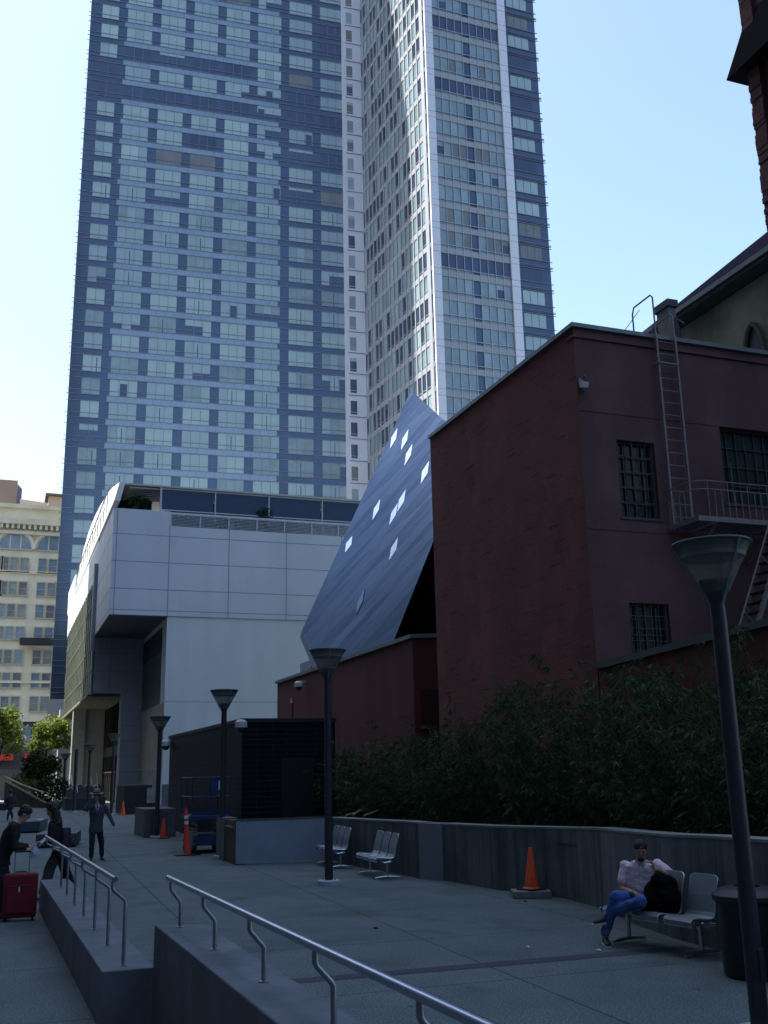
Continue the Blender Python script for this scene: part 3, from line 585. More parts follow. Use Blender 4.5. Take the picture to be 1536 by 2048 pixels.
# ------------------------------------------------------------------ benches
seat_m = mat('perforated_seat_metal', (0.34,0.38,0.40), 0.42, 0.75, var=0.1, scale=30)
edge_m = mat('seat_edge_metal', (0.75,0.77,0.8), 0.28, 0.9)
def make_bench():
    # faces -X, seats spaced along Y, base centre at origin
    t = thing('tandem_bench', (0,0,0), 'x', 'bench', 'perforated metal benches along the concrete wall')
    prof = [(-0.30,0.36),(-0.31,0.40),(-0.28,0.435),(-0.2,0.44),(-0.05,0.425),(0.08,0.415),(0.15,0.43),(0.185,0.48),(0.2,0.56),(0.225,0.66),(0.27,0.78),(0.30,0.86),(0.31,0.885)]
    prof = [(x*0.82, z) for x, z in prof]
    for k in (-1,0,1):
        yc = k*0.545; b = MB(); w = 0.212
        n = len(prof)
        for i in range(n-1):
            (x0,z0),(x1,z1) = prof[i], prof[i+1]
            ww0 = w-(0.02 if i==0 else 0); ww1 = w-(0.045 if i+1==n-1 else 0.01 if i+1==n-2 else 0)
            if i == n-2: ww0 = w-0.01
            dx, dz = x1-x0, z1-z0; l = math.hypot(dx,dz); nx, nz = -dz/l*0.008, dx/l*0.008
            b.hexa([(x0,yc-ww0,z0),(x1,yc-ww1,z1),(x1,yc+ww1,z1),(x0,yc+ww0,z0)], [(x0+nx,yc-ww0,z0+nz),(x1+nx,yc-ww1,z1+nz),(x1+nx,yc+ww1,z1+nz),(x0+nx,yc+ww0,z0+nz)])
        s = b.build('seat', seat_m, t)
        e = MB(); w2 = w+0.004
        L1 = [(x,yc-w2,z) for x,z in prof[:-1]]; R1 = [(x,yc+w2,z) for x,z in prof[:-1]]
        loop = L1+[(0.25,yc-w2+0.02,0.88),(0.256,yc-w2+0.06,0.892),(0.256,yc+w2-0.06,0.892),(0.25,yc+w2-0.02,0.88)]+R1[::-1]+[(-0.246,yc+w2,0.35),(-0.246,yc-w2,0.35)]
        e.tube(loop, 0.008, 6); e.build('edge_frame', edge_m, s, True)
    MB().box(0.0,0.07,-0.86,0.86,0.33,0.385).build('beam', post_m, t)
    for k in (-0.62,0.62):
        l = MB(); l.tube([(0.03,k,0.33),(0.03,k,0.06)],0.028,10); l.box(0.0,0.06,k-0.03,k+0.03,0.3,0.35); l.build('leg', steel, t, True)
        l = MB(); l.tube([(-0.24,k,0.03),(0.0,k,0.055),(0.3,k,0.03)],[0.018,0.026,0.018],8); l.build('foot', steel, t, True)
    for k in (-0.88,-0.29,0.29,0.88):
        MB().tube([(0.02,k,0.36),(-0.12,k,0.345),(-0.17,k,0.37),(-0.19,k,0.41)],0.016,6).build('bracket', steel, t, True)
    return t
bench0 = make_bench()
benches = [((7.78,11.38,0), R(9), 'nearest metal bench, the one the man in the pale shirt sits on'),
           ((7.72,21.5,0), R(-3), 'middle metal bench close to the concrete pilaster'),
           ((7.62,24.35,0), R(-3), 'farthest metal bench, partly behind the lamp pole and next to the pale panel')]
for i, (l, a, lab) in enumerate(benches):
    o = bench0 if i == 0 else dup(bench0); o.location = l; o.rotation_euler = (0,0,a); o['label'] = lab

# ------------------------------------------------------------------ cones, delineator, stone, bin
orange = mat('cone_orange', (0.95,0.10,0.02), 0.55, var=0.2, scale=8, streak=(0.3,(9,9,2)))
redor = mat('cone_red_orange', (0.9,0.07,0.03), 0.5, var=0.15, scale=8)
def cone(loc, h, label, m=orange, tilt=0):
    t = thing('traffic_cone', loc, label, 'traffic cone', 'orange traffic cones'); k = h/0.71
    MB().lathe([(0,h),(0.028*k,h),(0.032*k,h-0.01),(0.125*k,0.05*k),(0.15*k,0.03*k)], loc, 20).build('cone_body', m, t, True)
    MB().box(loc[0]-0.19*k,loc[0]+0.19*k,loc[1]-0.19*k,loc[1]+0.19*k,loc[2],loc[2]+0.03*k).build('cone_base', black_m, t, bev=0.01)
    t.rotation_euler = (0, tilt, 0.3)
st = MB(); st.prism([(8.55,17.15),(9.02,16.55),(8.62,16.3),(8.14,16.9)], 0, 0.13)
st2 = thing('concrete_slab', (8.6,16.75,0), 'thick square concrete slab under the big orange cone', 'slab')
s_c = G(1063,1789); dx = Vector((0.93,-0.37)); dy = Vector((0.37,0.93)); cc = Vector((8.83,16.72))
def rect(c, a, b, w, l): return [c-a*w-b*l, c+a*w-b*l, c+a*w+b*l, c-a*w+b*l]
ROOT[st2.name] = (8.6,16.75,0)
MB().prism(rect(cc,dx,dy,0.33,0.24), 0, 0.12).build('slab', mat('slab_concrete', (0.2,0.2,0.19), 0.85, scale=6, bump=0.4), st2, bev=0.015)
cone((cc.x+0.02,cc.y,0.12), 0.70, 'large scuffed orange traffic cone on a concrete slab against the wall', orange, R(1.0))
p = G(240,1627); cone((p.x-0.12,61.6,0), 0.78, 'small bright orange cone beside the dark green enclosure', redor)
p = G(324,1676); cone((p.x,p.y-0.3,0), 0.70, 'small bright orange cone at the foot of the lamp by the ribbed concrete block', redor)
p = AT(375,1706,30.2); t = thing('delineator_post', (p.x,p.y,0), 'tall orange-red delineator tube with two white bands by the blue lift', 'delineator')
x, y = p.x, p.y; tilt = 0.03
def dl(z): return (x-tilt*z*2, y, z)
d = MB(); zz = [0.03,0.08,0.5,0.86,0.9,1.12,1.2,1.28]; rr = [0.10,0.085,0.07,0.055,0.055,0.05,0.035,0.018]
d.tube([dl(z) for z in zz], rr, 14); d.build('tube', redor, t, True)
for z in (0.83,0.98):
    MB().tube([dl(z),dl(z+0.085)], [0.062,0.060], 14).build('reflective_band', mat('white_band', (0.8,0.8,0.8), 0.4), t, True)
MB().box(x-0.34,x+0.34,y-0.2,y+0.2,0,0.03).build('rubber_base', black_m, t)
# trash can
tc_ = AT(1512,1950,12.25); tx, ty = tc_.x, tc_.y
t = thing('trash_can', (tx,ty,0), 'dark round litter bin behind the nearest lamp pole at the end of the bench', 'litter bin')
MB().lathe([(0,0),(0.30,0),(0.325,0.04),(0.335,0.70),(0.33,0.74),(0,0.74)], (tx,ty,0), 32).build('bin_body', mat('bin_metal', (0.035,0.037,0.042), 0.45, 0.4, streak=(0.4,(8,8,0.3))), t, True)
MB().lathe([(0.345,0.742),(0.375,0.77),(0.375,0.82),(0.30,0.88),(0.17,0.91),(0.15,0.905),(0.15,0.85),(0,0.85)], (tx,ty,0), 32).build('bin_lid', mat('bin_lid', (0.02,0.02,0.024), 0.5), t, True)
s_ = MB()
for k in range(6):
    a = R(215+5*k)
    a2 = R(220+5*k); s_.face([(tx+0.3385*math.cos(a),ty+0.3385*math.sin(a),0.05),(tx+0.3385*math.cos(a2),ty+0.3385*math.sin(a2),0.05),(tx+0.3415*math.cos(a2),ty+0.3415*math.sin(a2),0.7),(tx+0.3415*math.cos(a),ty+0.3415*math.sin(a),0.7)])
s_.build('metal_door', mat('bin_door', (0.14,0.15,0.17), 0.35, 0.7), t)

# ------------------------------------------------------------------ black tiled building
dk = thing('black_tiled_building', (8,32,0), 'low black tiled building with a flat roof behind the blue lift', 'building')
def tile_mat():
    M = mat('black_tile', (0.007,0.008,0.012), 0.45, var=0.3, scale=1.5, spec=0.15); nt = M.node_tree; N = nt.nodes; L = nt.links; b = N['Principled BSDF']
    src = b.inputs['Base Color'].links[0].from_socket
    tc = N.new('ShaderNodeTexCoord'); sxx = N.new('ShaderNodeSeparateXYZ'); L.new(tc.outputs['Object'], sxx.inputs[0])
    adx = N.new('ShaderNodeMath'); adx.operation = 'ADD'; L.new(sxx.outputs[0], adx.inputs[0]); L.new(sxx.outputs[1], adx.inputs[1])
    mp = N.new('ShaderNodeCombineXYZ'); L.new(adx.outputs[0], mp.inputs[0]); L.new(sxx.outputs[2], mp.inputs[1])
    br = N.new('ShaderNodeTexBrick'); br.inputs['Scale'].default_value = 1; br.inputs['Brick Width'].default_value = 0.92; br.inputs['Row Height'].default_value = 0.15
    br.inputs['Mortar Size'].default_value = 0.006; br.inputs['Mortar Smooth'].default_value = 0.3
    br.inputs['Color1'].default_value = (0,0,0,1); br.inputs['Color2'].default_value = (0,0,0,1); br.inputs['Mortar'].default_value = (1,1,1,1)
    L.new(mp.outputs[0], br.inputs['Vector'])
    mx = N.new('ShaderNodeMix'); mx.data_type = 'RGBA'; L.new(br.outputs['Fac'], mx.inputs[0]); L.new(src, mx.inputs[6]); mx.inputs[7].default_value = (0.05,0.055,0.075,1)
    L.new(mx.outputs[2], b.inputs['Base Color']); return M
tile = tile_mat()
x0, y0_, y1_, x1, zt = 6.75, 30.5, 44.6, PY(670,1437,30.5).x, 3.77
MB().box(x0, x1, y0_, y1_, 0, zt-0.12).build('walls', [tile], dk)
MB().box(x0-0.06, x1+0.03, y0_-0.05, y1_+0.05, zt-0.118, zt).build('roof_coping', mat('black_coping', (0.02,0.021,0.026), 0.5), dk)
MB().box(7.95,8.95,y0_-0.02,y0_-0.004,0,2.6).build('door', mat('black_door', (0.009,0.009,0.011), 0.5), dk)
# ribbed concrete block and the dome cameras
p0 = PY(286,1672,38.9); p1 = PY(351,1672,38.9)
t = thing('concrete_block', (p0.x,38.9,0), 'ribbed concrete block at the left foot of the black building', 'concrete block')
MB().box(p0.x,p1.x,38.9,41.5,0,0.98).build('block', wall_m, t)
r_ = MB()
for k in range(9):
    xx = p0.x+0.06+k*(p1.x-p0.x-0.1)/9; r_.box(xx, xx+0.05, 38.86, 38.898, 0.02, 0.96)
r_.build('ribs', wall_m, t)
def dome_cam(p, wall_dir, s, label):
    wx, wy = wall_dir
    t = thing('security_camera', tuple(p), label, 'security camera', 'white dome security cameras')
    P = Vector(p); q = P+Vector((wx,wy,0))*0.35*s
    MB().bar(q+Vector((0,0,0.16*s)), P+Vector((0,0,0.16*s)), 0.06*s, 0.05*s).build('bracket', mat('cam_white', (0.55,0.55,0.55), 0.5), t)
    MB().lathe([(0,0.17*s),(0.07*s,0.17*s),(0.13*s,0.12*s),(0.135*s,0.0)], P, 18).build('housing', MATS['cam_white'], t, True)
    MB().lathe([(0.12*s,0.0),(0.11*s,-0.05*s),(0.07*s,-0.1*s),(0,-0.12*s)], P, 18).build('dome', mat('smoked_dome', (0.03,0.03,0.035), 0.12, coat=1), t, True)
dome_cam(PY(482,1455,30.2), (0,1), 1.35, 'white dome camera under the coping of the black tiled building, at its corner')
dome_cam(PX(331,1492,6.5), (1,0), 1.5, 'pale ball camera on the left edge of the black building, beside a lamp shade')
dome_cam(PX(597,1374,13.1), (1,0), 1.6, 'white dome camera high on the dark red wall behind the middle lamp')

# ------------------------------------------------------------------ scissor lift
blue = mat('lift_blue', (0.008,0.032,0.105), 0.45, var=0.2, scale=5)
t = thing('scissor_lift', (5.7,29.6,0), 'blue scissor lift with caged platform parked by the black building', 'scissor lift')
yy0, yy1 = 30.0, 31.9
a = PY(383,1600,yy0).x; W = PY(462,1600,yy0).x-a
def LB(*q): return MB().box(*q)
LB(a+0.15,a+W-0.15,yy0+0.05,yy1,0.22,0.48).build('chassis', blue, t)
for (wx, wy) in ((a+0.14,yy0+0.25),(a+W-0.14,yy0+0.25),(a+0.14,yy1-0.3),(a+W-0.14,yy1-0.3)):
    w = MB(); w.tube([(wx-0.06,wy,0.19),(wx+0.06,wy,0.19)],0.19,18); wh = w.build('wheel', black_m, t, True)
    MB().tube([(wx-0.07,wy,0.19),(wx+0.07,wy,0.19)],0.09,12).build('rim', mat('lift_grey', (0.25,0.26,0.27), 0.5), wh, True)
for k in range(5):
    z = 0.50+k*0.085
    for s in (a+0.2, a+W-0.2):
        MB().bar((s,yy0+0.15,z),(s,yy1-0.15,z+0.07*(1 if k%2 else -0.3)),0.03,0.035).build('scissor_arm', mat('scissor_grey', (0.2,0.2,0.21), 0.5), t)
LB(a,a+W,yy0,yy1,0.92,1.03).build('platform_deck', blue, t)
cg = MB()
pts = [(a+0.02,yy0+0.02),(a+W*0.47,yy0+0.02),(a+W-0.02,yy0+0.02),(a+0.02,yy1-0.02),(a+W-0.02,yy1-0.02),(a+0.02,(yy0+yy1)/2),(a+W-0.02,(yy0+yy1)/2)]
for q in pts: cg.tube([(q[0],q[1],1.03),(q[0],q[1],2.08)],0.02,6)
for z in (1.55,2.08):
    cg.tube([(a+0.02,yy0+0.02,z),(a+W-0.02,yy0+0.02,z),(a+W-0.02,yy1-0.02,z),(a+0.02,yy1-0.02,z),(a+0.02,yy0+0.02,z)],0.02,6)
cg.build('guard_cage', blue, t, True)
LB(a+0.03,a+W-0.03,yy0-0.005,yy0+0.01,1.04,1.18).build('toe_board', blue, t)
LB(a+W*0.5,a+W*0.74,yy0-0.06,yy0+0.0,1.70,2.02).build('control_box', mat('box_blue', (0.012,0.045,0.24), 0.4), t)
LB(a+W*0.66,a+W*0.78,yy0-0.075,yy0-0.065,1.74,1.99).build('paper_notice', mat('paper', (0.7,0.7,0.66), 0.8), t)
LB(a-0.12,a+0.06,yy0-0.1,yy0+0.4,0.25,0.62).build('battery_box', mat('lift_box_grey', (0.14,0.15,0.16), 0.6), t)
LB(a+0.8,a+0.9,yy0+0.2,yy0+0.6,0.0,0.04).build('wheel_chock', black_m, t)
# a timber crate of tools behind it keeps the blue rails' right part: second cage half
# ------------------------------------------------------------------ enclosure box, bollards, benches of stone
t = thing('green_enclosure', (8,62,0), 'dark green hoarding box in front of the white building', 'enclosure')
p = PY(246,1623,62); q = PY(303,1623,62)
MB().box(p.x,q.x,62,66,0,PY(250,1571,62).z).build('box', mat('dark_green_board', (0.012,0.022,0.02), 0.6), t)
q2 = PY(316,1600,61.9); z0 = PY(300,1606,61.9).z; z1 = PY(300,1576,61.9).z
MB().box(PY(293,1600,61.9).x,q2.x,61.85,61.95,z0,z1).build('grey_sign_board', mat('sign_grey', (0.25,0.27,0.25), 0.7, scale=3, stretch=(3,1,0.5), var=0.5), t)
MB().box(q.x,q2.x+0.1,62,66,0,z0).build('side_box', mat('dark_green_board', (0,0,0)), t)
p = G(232,1606); t = thing('white_bollard', (p.x,p.y,0), 'thin white bollard left of the small cone by the enclosure', 'bollard')
MB().lathe([(0,1.15),(0.09,1.14),(0.1,1.1),(0.1,0)], (p.x,p.y,0), 12).build('post', mat('white_paint', (0.6,0.6,0.6), 0.5), t, True)
MB().lathe([(0,0.04),(0.16,0.04),(0.17,0.0)], (p.x,p.y,0), 12).build('foot', dark_m, t, True)
p = G(147,1625); t = thing('steel_post', (p.x,p.y,0), 'tall bare dark steel post left of the man in the hat', 'post')
MB().lathe([(0,3.85),(0.11,3.84),(0.11,0.1)], (p.x,p.y,0), 12).build('shaft', lamp_m, t, True)
MB().lathe([(0,0.1),(0.2,0.1),(0.2,0)], (p.x,p.y,0), 12).build('foot', MATS['plinth_concrete'], t, True)
blk = mat('dark_stone', (0.045,0.06,0.075), 0.6, var=0.2, scale=3)
for (cx, cy, w, l, h, lab, ang) in [(2.02,36.6,0.62,1.1,0.42,'dark stone bench block behind the woman with the backpack',-8),(1.35,47.0,0.6,1.6,0.45,'dark stone bench block with a newspaper, beyond the man with the suitcase',-8)]:
    t = thing('stone_bench', (cx,cy,0), lab, 'stone bench', 'dark stone bench blocks')
    ca, sa = math.cos(R(ang)), math.sin(R(ang)); A_ = Vector((ca,sa)); B_ = Vector((-sa,ca))
    MB().prism(rect(Vector((cx,cy)),A_,B_,w,l),0.05,h).build('block', blk, t, bev=0.02)
    MB().prism(rect(Vector((cx,cy)),A_,B_,w-0.08,l-0.08),0.0,0.05).build('plinth', black_m, t)
o = MB().hexa([(1.5,46.2,0.455),(1.85,46.1,0.455),(1.9,46.7,0.455),(1.55,46.8,0.455)],[(1.52,46.2,0.50),(1.85,46.1,0.475),(1.88,46.7,0.50),(1.55,46.75,0.48)]).build('newspaper', mat('newsprint', (0.55,0.55,0.55), 0.8)); tag(o, 'folded white newspaper lying on the farther stone bench block', 'newspaper')

# covered furniture stack and planters far left
p = AT(170,1600,73); 
t = thing('covered_furniture_stack', (p.x,p.y,0), 'stack of cafe furniture under a black tarp behind the man in the hat', 'furniture stack')
xa = AT(131,1590,73).x; xb = AT(212,1590,73).x; yb = p.y
MB().box(xa,xb,yb,yb+3,0,0.75).build('low_platform', mat('platform_dark', (0.03,0.035,0.04), 0.7), t)
MB().box(xa-0.02,xb+0.02,yb-0.03,yb+3,0.752,0.80).build('platform_edge', mat('worn_edge', (0.12,0.1,0.08), 0.7), t)
tp = MB()
n = 14
for i in range(n):
    xx0 = xa+0.15+(xb-xa-0.3)*i/n; xx1 = xa+0.15+(xb-xa-0.3)*(i+1)/n
    h0 = 1.55+0.12*math.sin(i*1.7)-(0.25 if i < 3 else 0); h1 = 1.55+0.12*math.sin((i+1)*1.7)-(0.25 if i+1 < 3 else 0)
    tp.hexa([(xx0,yb+0.2,0.81),(xx1,yb+0.2,0.81),(xx1,yb+2.5,0.81),(xx0,yb+2.5,0.81)],[(xx0,yb+0.4,h0),(xx1,yb+0.4,h1),(xx1,yb+2.3,h1),(xx0,yb+2.3,h0)])
tp.build('tarp', mat('black_tarp', (0.018,0.018,0.022), 0.55, bump=0.4), t)
for px_, ya, yb2 in ((138,1550,1570),(144,1551,1571),(151,1570,1584),(155,1571,1585),(183,1552,1572),(195,1545,1575)):
    c0 = AT(px_, yb2, 73.0); c1 = AT(px_-2, ya, 73.0)
    MB().tube([c0, c1], 0.035, 6).build('chair_leg', mat('chrome', (0.6,0.6,0.6), 0.3, 0.9), t, True)

# ------------------------------------------------------------------ foliage
def leaf_mat(name, c, c2, tr=0.25):
    M = bpy.data.materials.new(name); M.use_nodes = True; nt = M.node_tree; N = nt.nodes; L = nt.links; b = N['Principled BSDF']
    b.inputs['Roughness'].default_value = 0.65; b.inputs['Specular IOR Level'].default_value = 0.2
    g_ = N.new('ShaderNodeNewGeometry'); cr = N.new('ShaderNodeValToRGB'); cr.color_ramp.elements[0].color = (*c,1); cr.color_ramp.elements[1].color = (*c2,1)
    L.new(g_.outputs['Random Per Island'], cr.inputs['Fac']); L.new(cr.outputs['Color'], b.inputs['Base Color'])
    t = N.new('ShaderNodeBsdfTranslucent'); L.new(cr.outputs['Color'], t.inputs['Color']); mx = N.new('ShaderNodeMixShader'); mx.inputs[0].default_value = tr
    L.new(b.outputs[0], mx.inputs[1]); L.new(t.outputs[0], mx.inputs[2]); L.new(mx.outputs[0], N['Material Output'].inputs['Surface'])
    MATS[name] = M; return M
bamboo_l = leaf_mat('bamboo_leaf', (0.017,0.034,0.014), (0.08,0.145,0.055), 0.16)
tree_l = leaf_mat('street_tree_leaf', (0.06,0.10,0.02), (0.22,0.26,0.055), 0.4)
dark_l = leaf_mat('shrub_leaf', (0.015,0.03,0.012), (0.04,0.065,0.02), 0.15)
cane_m = mat('bamboo_stem', (0.07,0.065,0.035), 0.6)
bark = mat('bark', (0.07,0.055,0.045), 0.9, bump=0.5)
def rnd(a, b): return a+(b-a)*random.random()
def leafquad(mb, p, d, l, w, droop=True):
    d = d.normalized(); s = d.cross(Vector((rnd(-1,1),rnd(-1,1),rnd(-0.3,1))))
    if s.length < 0.01: s = Vector((1,0,0))
    s.normalize(); tip = p+d*l+(Vector((0,0,-l*0.3)) if droop else Vector((0,0,0)))
    mid = p+d*l*0.45
    mb.face([p, mid+s*w, tip, mid-s*w])
def bamboo_meshes(seed, ncane=46, h=4.0, rad=1.25):
    random.seed(seed); lv = MB(); cn = MB()
    for k in range(ncane):
        a = rnd(0,6.283); r = rad*0.55*math.sqrt(random.random()); base = Vector((r*math.cos(a), r*math.sin(a), 0))
        hh = h*rnd(0.5,1.0) if k > 6 else h*rnd(0.9,1.05); la = rnd(0,6.283); ln = rnd(0.1,0.8)*rad
        lean = Vector((math.cos(la)*ln, math.sin(la)*ln, 0))+base*0.5
        P = []
        for i in range(9):
            t = i/8; P.append(base+lean*(t**2.2)+Vector((0,0,hh*(t-0.12*t**3))))
        cn.tube(P, [0.012*(1-0.75*i/8) for i in range(9)], 4, cap=False)
        for q in range(26):
            t = rnd(0.12,1.0)**0.8; i = min(int(t*8),7); p = P[i].lerp(P[i+1], t*8-i)
            ba = rnd(0,6.283); bl = rnd(0.12,0.5)*(1.15-0.6*t); bd = Vector((math.cos(ba), math.sin(ba), rnd(-0.25,0.5)))
            e = p+bd*bl
            for j in range(9):
                s = rnd(0.2,1.0); lp = p.lerp(e, s)+Vector((0,0,-0.08*s*s))
                ld = Vector((bd.x+rnd(-.8,.8), bd.y+rnd(-.8,.8), rnd(-0.9,0.25)))
                leafquad(lv, lp, ld, rnd(0.07,0.15), rnd(0.008,0.015))
    return lv, cn
variants = []
for i in range(4):
    lv, cn = bamboo_meshes(20+i); variants.append((lv.mesh('foliage', bamboo_l), cn.mesh('stems', cane_m)))
def place_shrub(i, x, y, h, rz, label, w=1.0):
    t = thing('bamboo_shrub', (x,y,0), label, 'shrub', 'bamboo hedge behind the concrete wall')
    for nm, me in (('foliage', variants[i%4][0]), ('stems', variants[i%4][1])):
        o = bpy.data.objects.new(nm, me); C.objects.link(o); o.parent = t
    t.scale = (w, w, h/4.0); t.rotation_euler = (0,0,rz)
hedge = [(9.9,31.0,3.2,'lowest bamboo shrub, at the left end of the hedge beside the black building'),(10.2,28.6,3.5,'bamboo shrub above the farthest bench, second from the hedge left end'),
 (10.0,26.4,3.3,'bamboo shrub right of the middle lamp pole, above the farthest bench'),(10.4,24.4,3.6,'bamboo shrub above the middle bench, below the recess of the small red wall'),
 (10.2,22.4,3.9,'bamboo shrub below the left edge of the big red building'),(10.6,20.6,4.7,'tall pointed bamboo shrub in front of the big dark red side wall'),
 (10.6,19.0,4.35,'bamboo shrub above the big orange cone, left of the building corner'),(10.8,17.6,4.1,'bamboo shrub right under the corner of the red building'),
 (10.7,16.2,4.75,'bamboo shrub in front of the small low window'),(11.3,15.3,4.4,'bamboo shrub climbing against the lower brick wall left of the nearest lamp'),
 (10.2,14.2,3.9,'leafy bamboo shrub directly above the seated man'),(11.3,13.4,4.9,'bamboo shrub at the right picture edge behind the nearest lamp'),
 (10.0,12.4,3.8,'bamboo shrub above the empty seats of the nearest bench'),(10.6,11.0,4.2,'rightmost bamboo shrub behind the litter bin')]
random.seed(5)
for i, (x, y, h, lab) in enumerate(hedge): place_shrub(i, x, y, h, rnd(0,6.28), lab, rnd(0.95,1.15))
# the planting bed behind the wall
b_ = MB(); b_.face([(8.1,5,0.9),(12.45,5,0.9),(12.45,20,0.9),(9.2,16.4,0.9),(9.15,14.8,0.9),(8.5,12,0.9)]).face([(9.2,16.4,0.9),(12.45,20,0.9),(13.4,33,0.9),(8.3,33,0.9),(8.3,25.8,0.9),(8.8,20,0.9)]); tag(b_.build('planting_bed', mat('soil', (0.02,0.017,0.013), 0.95, scale=3, bump=0.6)), kind='structure')

def tree(name, loc, h, r, label, lm, n=2600, ls=0.16, trunk_r=0.14, seed=1, cat='tree', group=None, crown0=0.35):
    random.seed(seed); x, y, z0 = loc; t = thing(name, loc, label, cat, group)
    tr = MB(); top = Vector((x+rnd(-.2,.2), y, z0+h*0.62)); tr.tube([(x,y,z0),(x+rnd(-.1,.1),y,z0+h*0.3),top],[trunk_r,trunk_r*0.75,trunk_r*0.4],8)
    clumps = []
    for k in range(16):
        a = rnd(0,6.283); e = rnd(-0.2,1.1); rr = r*rnd(0.45,0.9)
        c = Vector((x+math.cos(a)*rr*math.cos(e), y+math.sin(a)*rr*math.cos(e), z0+h*(crown0+0.3)+math.sin(e)*h*0.36*rnd(.7,1)))
        clumps.append((c, r*rnd(0.25,0.48)))
        s = Vector((x,y,z0+h*rnd(0.25,0.5))); tr.tube([s, s.lerp(c,0.5)+Vector((0,0,0.1)), c],[trunk_r*0.35,trunk_r*0.2,0.015],5,cap=False)
    tr.build('trunk', bark, t, True)
    lv = MB()
    for k in range(n):
        c, cr_ = random.choice(clumps); d = Vector((random.gauss(0,1),random.gauss(0,1),random.gauss(0,1))).normalized()*cr_*rnd(0.5,1.1)
        leafquad(lv, c+d, Vector((rnd(-1,1),rnd(-1,1),rnd(-1,0.4))), ls*rnd(0.7,1.4), ls*0.35, False)
    lv.build('crown', lm, t)
p = AT(16,1600,112); tree('street_tree', (p.x-1.3,p.y,0), 8.6, 2.9, 'sunlit yellow-green street tree cut by the left picture edge', tree_l, 3600, 0.3, 0.16, 3, group='sunlit street trees in front of the cream building')
p = AT(84,1600,108); tree('street_tree', (p.x+0.3,p.y,0), 7.9, 2.1, 'sunlit yellow-green street tree right in front of the tower base', tree_l, 3800, 0.28, 0.15, 4, group='sunlit street trees in front of the cream building')
p = AT(78,1590,92); tree('shaded_tree', (p.x,p.y,0), 4.0, 1.7, 'dark shaded bushy tree below the two sunlit street trees', dark_l, 3600, 0.24, 0.12, 6)
for px_, dd, hh, lab in ((45,100,2.6,'dark clipped bush beside the pale steps far left'),(108,84,2.3,'round black-green bush left of the covered furniture stack')):
    p = AT(px_,1590,dd); t = thing('low_bush', (p.x,p.y,0), lab, 'bush', 'dark low bushes at the far end of the lane'); lv = MB()
    random.seed(int(px_))
    for k in range(1500):
        d = Vector((random.gauss(0,1),random.gauss(0,1),random.gauss(0,1))).normalized()*rnd(0.6,1.05)
        leafquad(lv, Vector((p.x+d.x*1.4,p.y+d.y*1.4,hh*0.45+d.z*hh*0.5)), Vector((rnd(-1,1),rnd(-1,1),rnd(-1,1))), 0.22, 0.07, False)
    lv.build('foliage', dark_l, t); MB().tube([(p.x,p.y,0),(p.x,p.y,hh*0.5)],0.06,6).build('stem', bark, t)
# planter wall with sloping rail at far left
t = thing('sloping_planter_wall', (0,90,0), 'dark planter wall with a thin pale sloping rail at the far left', 'planter wall')
a = AT(8,1592,88); b_ = AT(90,1592,80)
MB().prism([(a.x,a.y),(b_.x,b_.y),(b_.x+0.3,b_.y+1),(a.x+0.3,a.y+1)],0,[1.9,0.35,0.35,1.9]).build('wall', mat('planter_dark', (0.05,0.05,0.035), 0.8, scale=2), t)
MB().tube([AT(8,1552,87.5), AT(45,1570,84), AT(88,1585,79.5)],0.05,6).build('rail', mat('pale_rail', (0.4,0.36,0.28), 0.6), t)
t = thing('pale_barrier', (0,104,0), 'low pale concrete barrier behind the sloping planter at the far left', 'barrier')
MB().box(-8, AT(48,1550,104).x,102,103,0.5,2.4).build('barrier_wall', mat('pale_concrete2', (0.28,0.25,0.24), 0.85), t)
MB().box(-8, AT(40,1550,104).x,101.9,102.6,2.402,2.9).build('barrier_cap', mat('barrier_cap', (0.17,0.16,0.19), 0.8), t)

# ------------------------------------------------------------------ big red building
red = mat('red_painted_brick', (0.225,0.055,0.043), 0.85, var=0.25, scale=0.8, bump=0.0, streak=(0.25,(0.8,0.8,0.12)))
def add_rough(M, sc_, strength, dist, st):
    nt = M.node_tree; N = nt.nodes; L = nt.links; b = N['Principled BSDF']; tc = N.new('ShaderNodeTexCoord')
    mp = N.new('ShaderNodeMapping'); mp.inputs['Scale'].default_value = st; L.new(tc.outputs['Object'], mp.inputs['Vector'])
    nz = N.new('ShaderNodeTexNoise'); nz.inputs['Scale'].default_value = sc_; nz.inputs['Detail'].default_value = 8; nz.inputs['Roughness'].default_value = 0.7
    L.new(mp.outputs[0], nz.inputs['Vector'])
    ramp = N.new('ShaderNodeValToRGB'); ramp.color_ramp.elements[0].position = 0.33; ramp.color_ramp.elements[1].position = 0.38; L.new(nz.outputs['Fac'], ramp.inputs['Fac'])
    bp = N.new('ShaderNodeBump'); bp.inputs['Strength'].default_value = strength; bp.inputs['Distance'].default_value = dist
    ad = N.new('ShaderNodeMath'); ad.operation = 'ADD'; n2 = N.new('ShaderNodeTexNoise'); n2.inputs['Scale'].default_value = sc_*14; n2.inputs['Detail'].default_value = 6; L.new(mp.outputs[0], n2.inputs['Vector'])
    L.new(ramp.outputs['Color'], ad.inputs[0]); L.new(n2.outputs['Fac'], ad.inputs[1])
    L.new(ad.outputs[0], bp.inputs['Height']); L.new(bp.outputs['Normal'], b.inputs['Normal'])
add_rough(red, 1.0, 0.9, 0.045, (1,0.45,5.5))
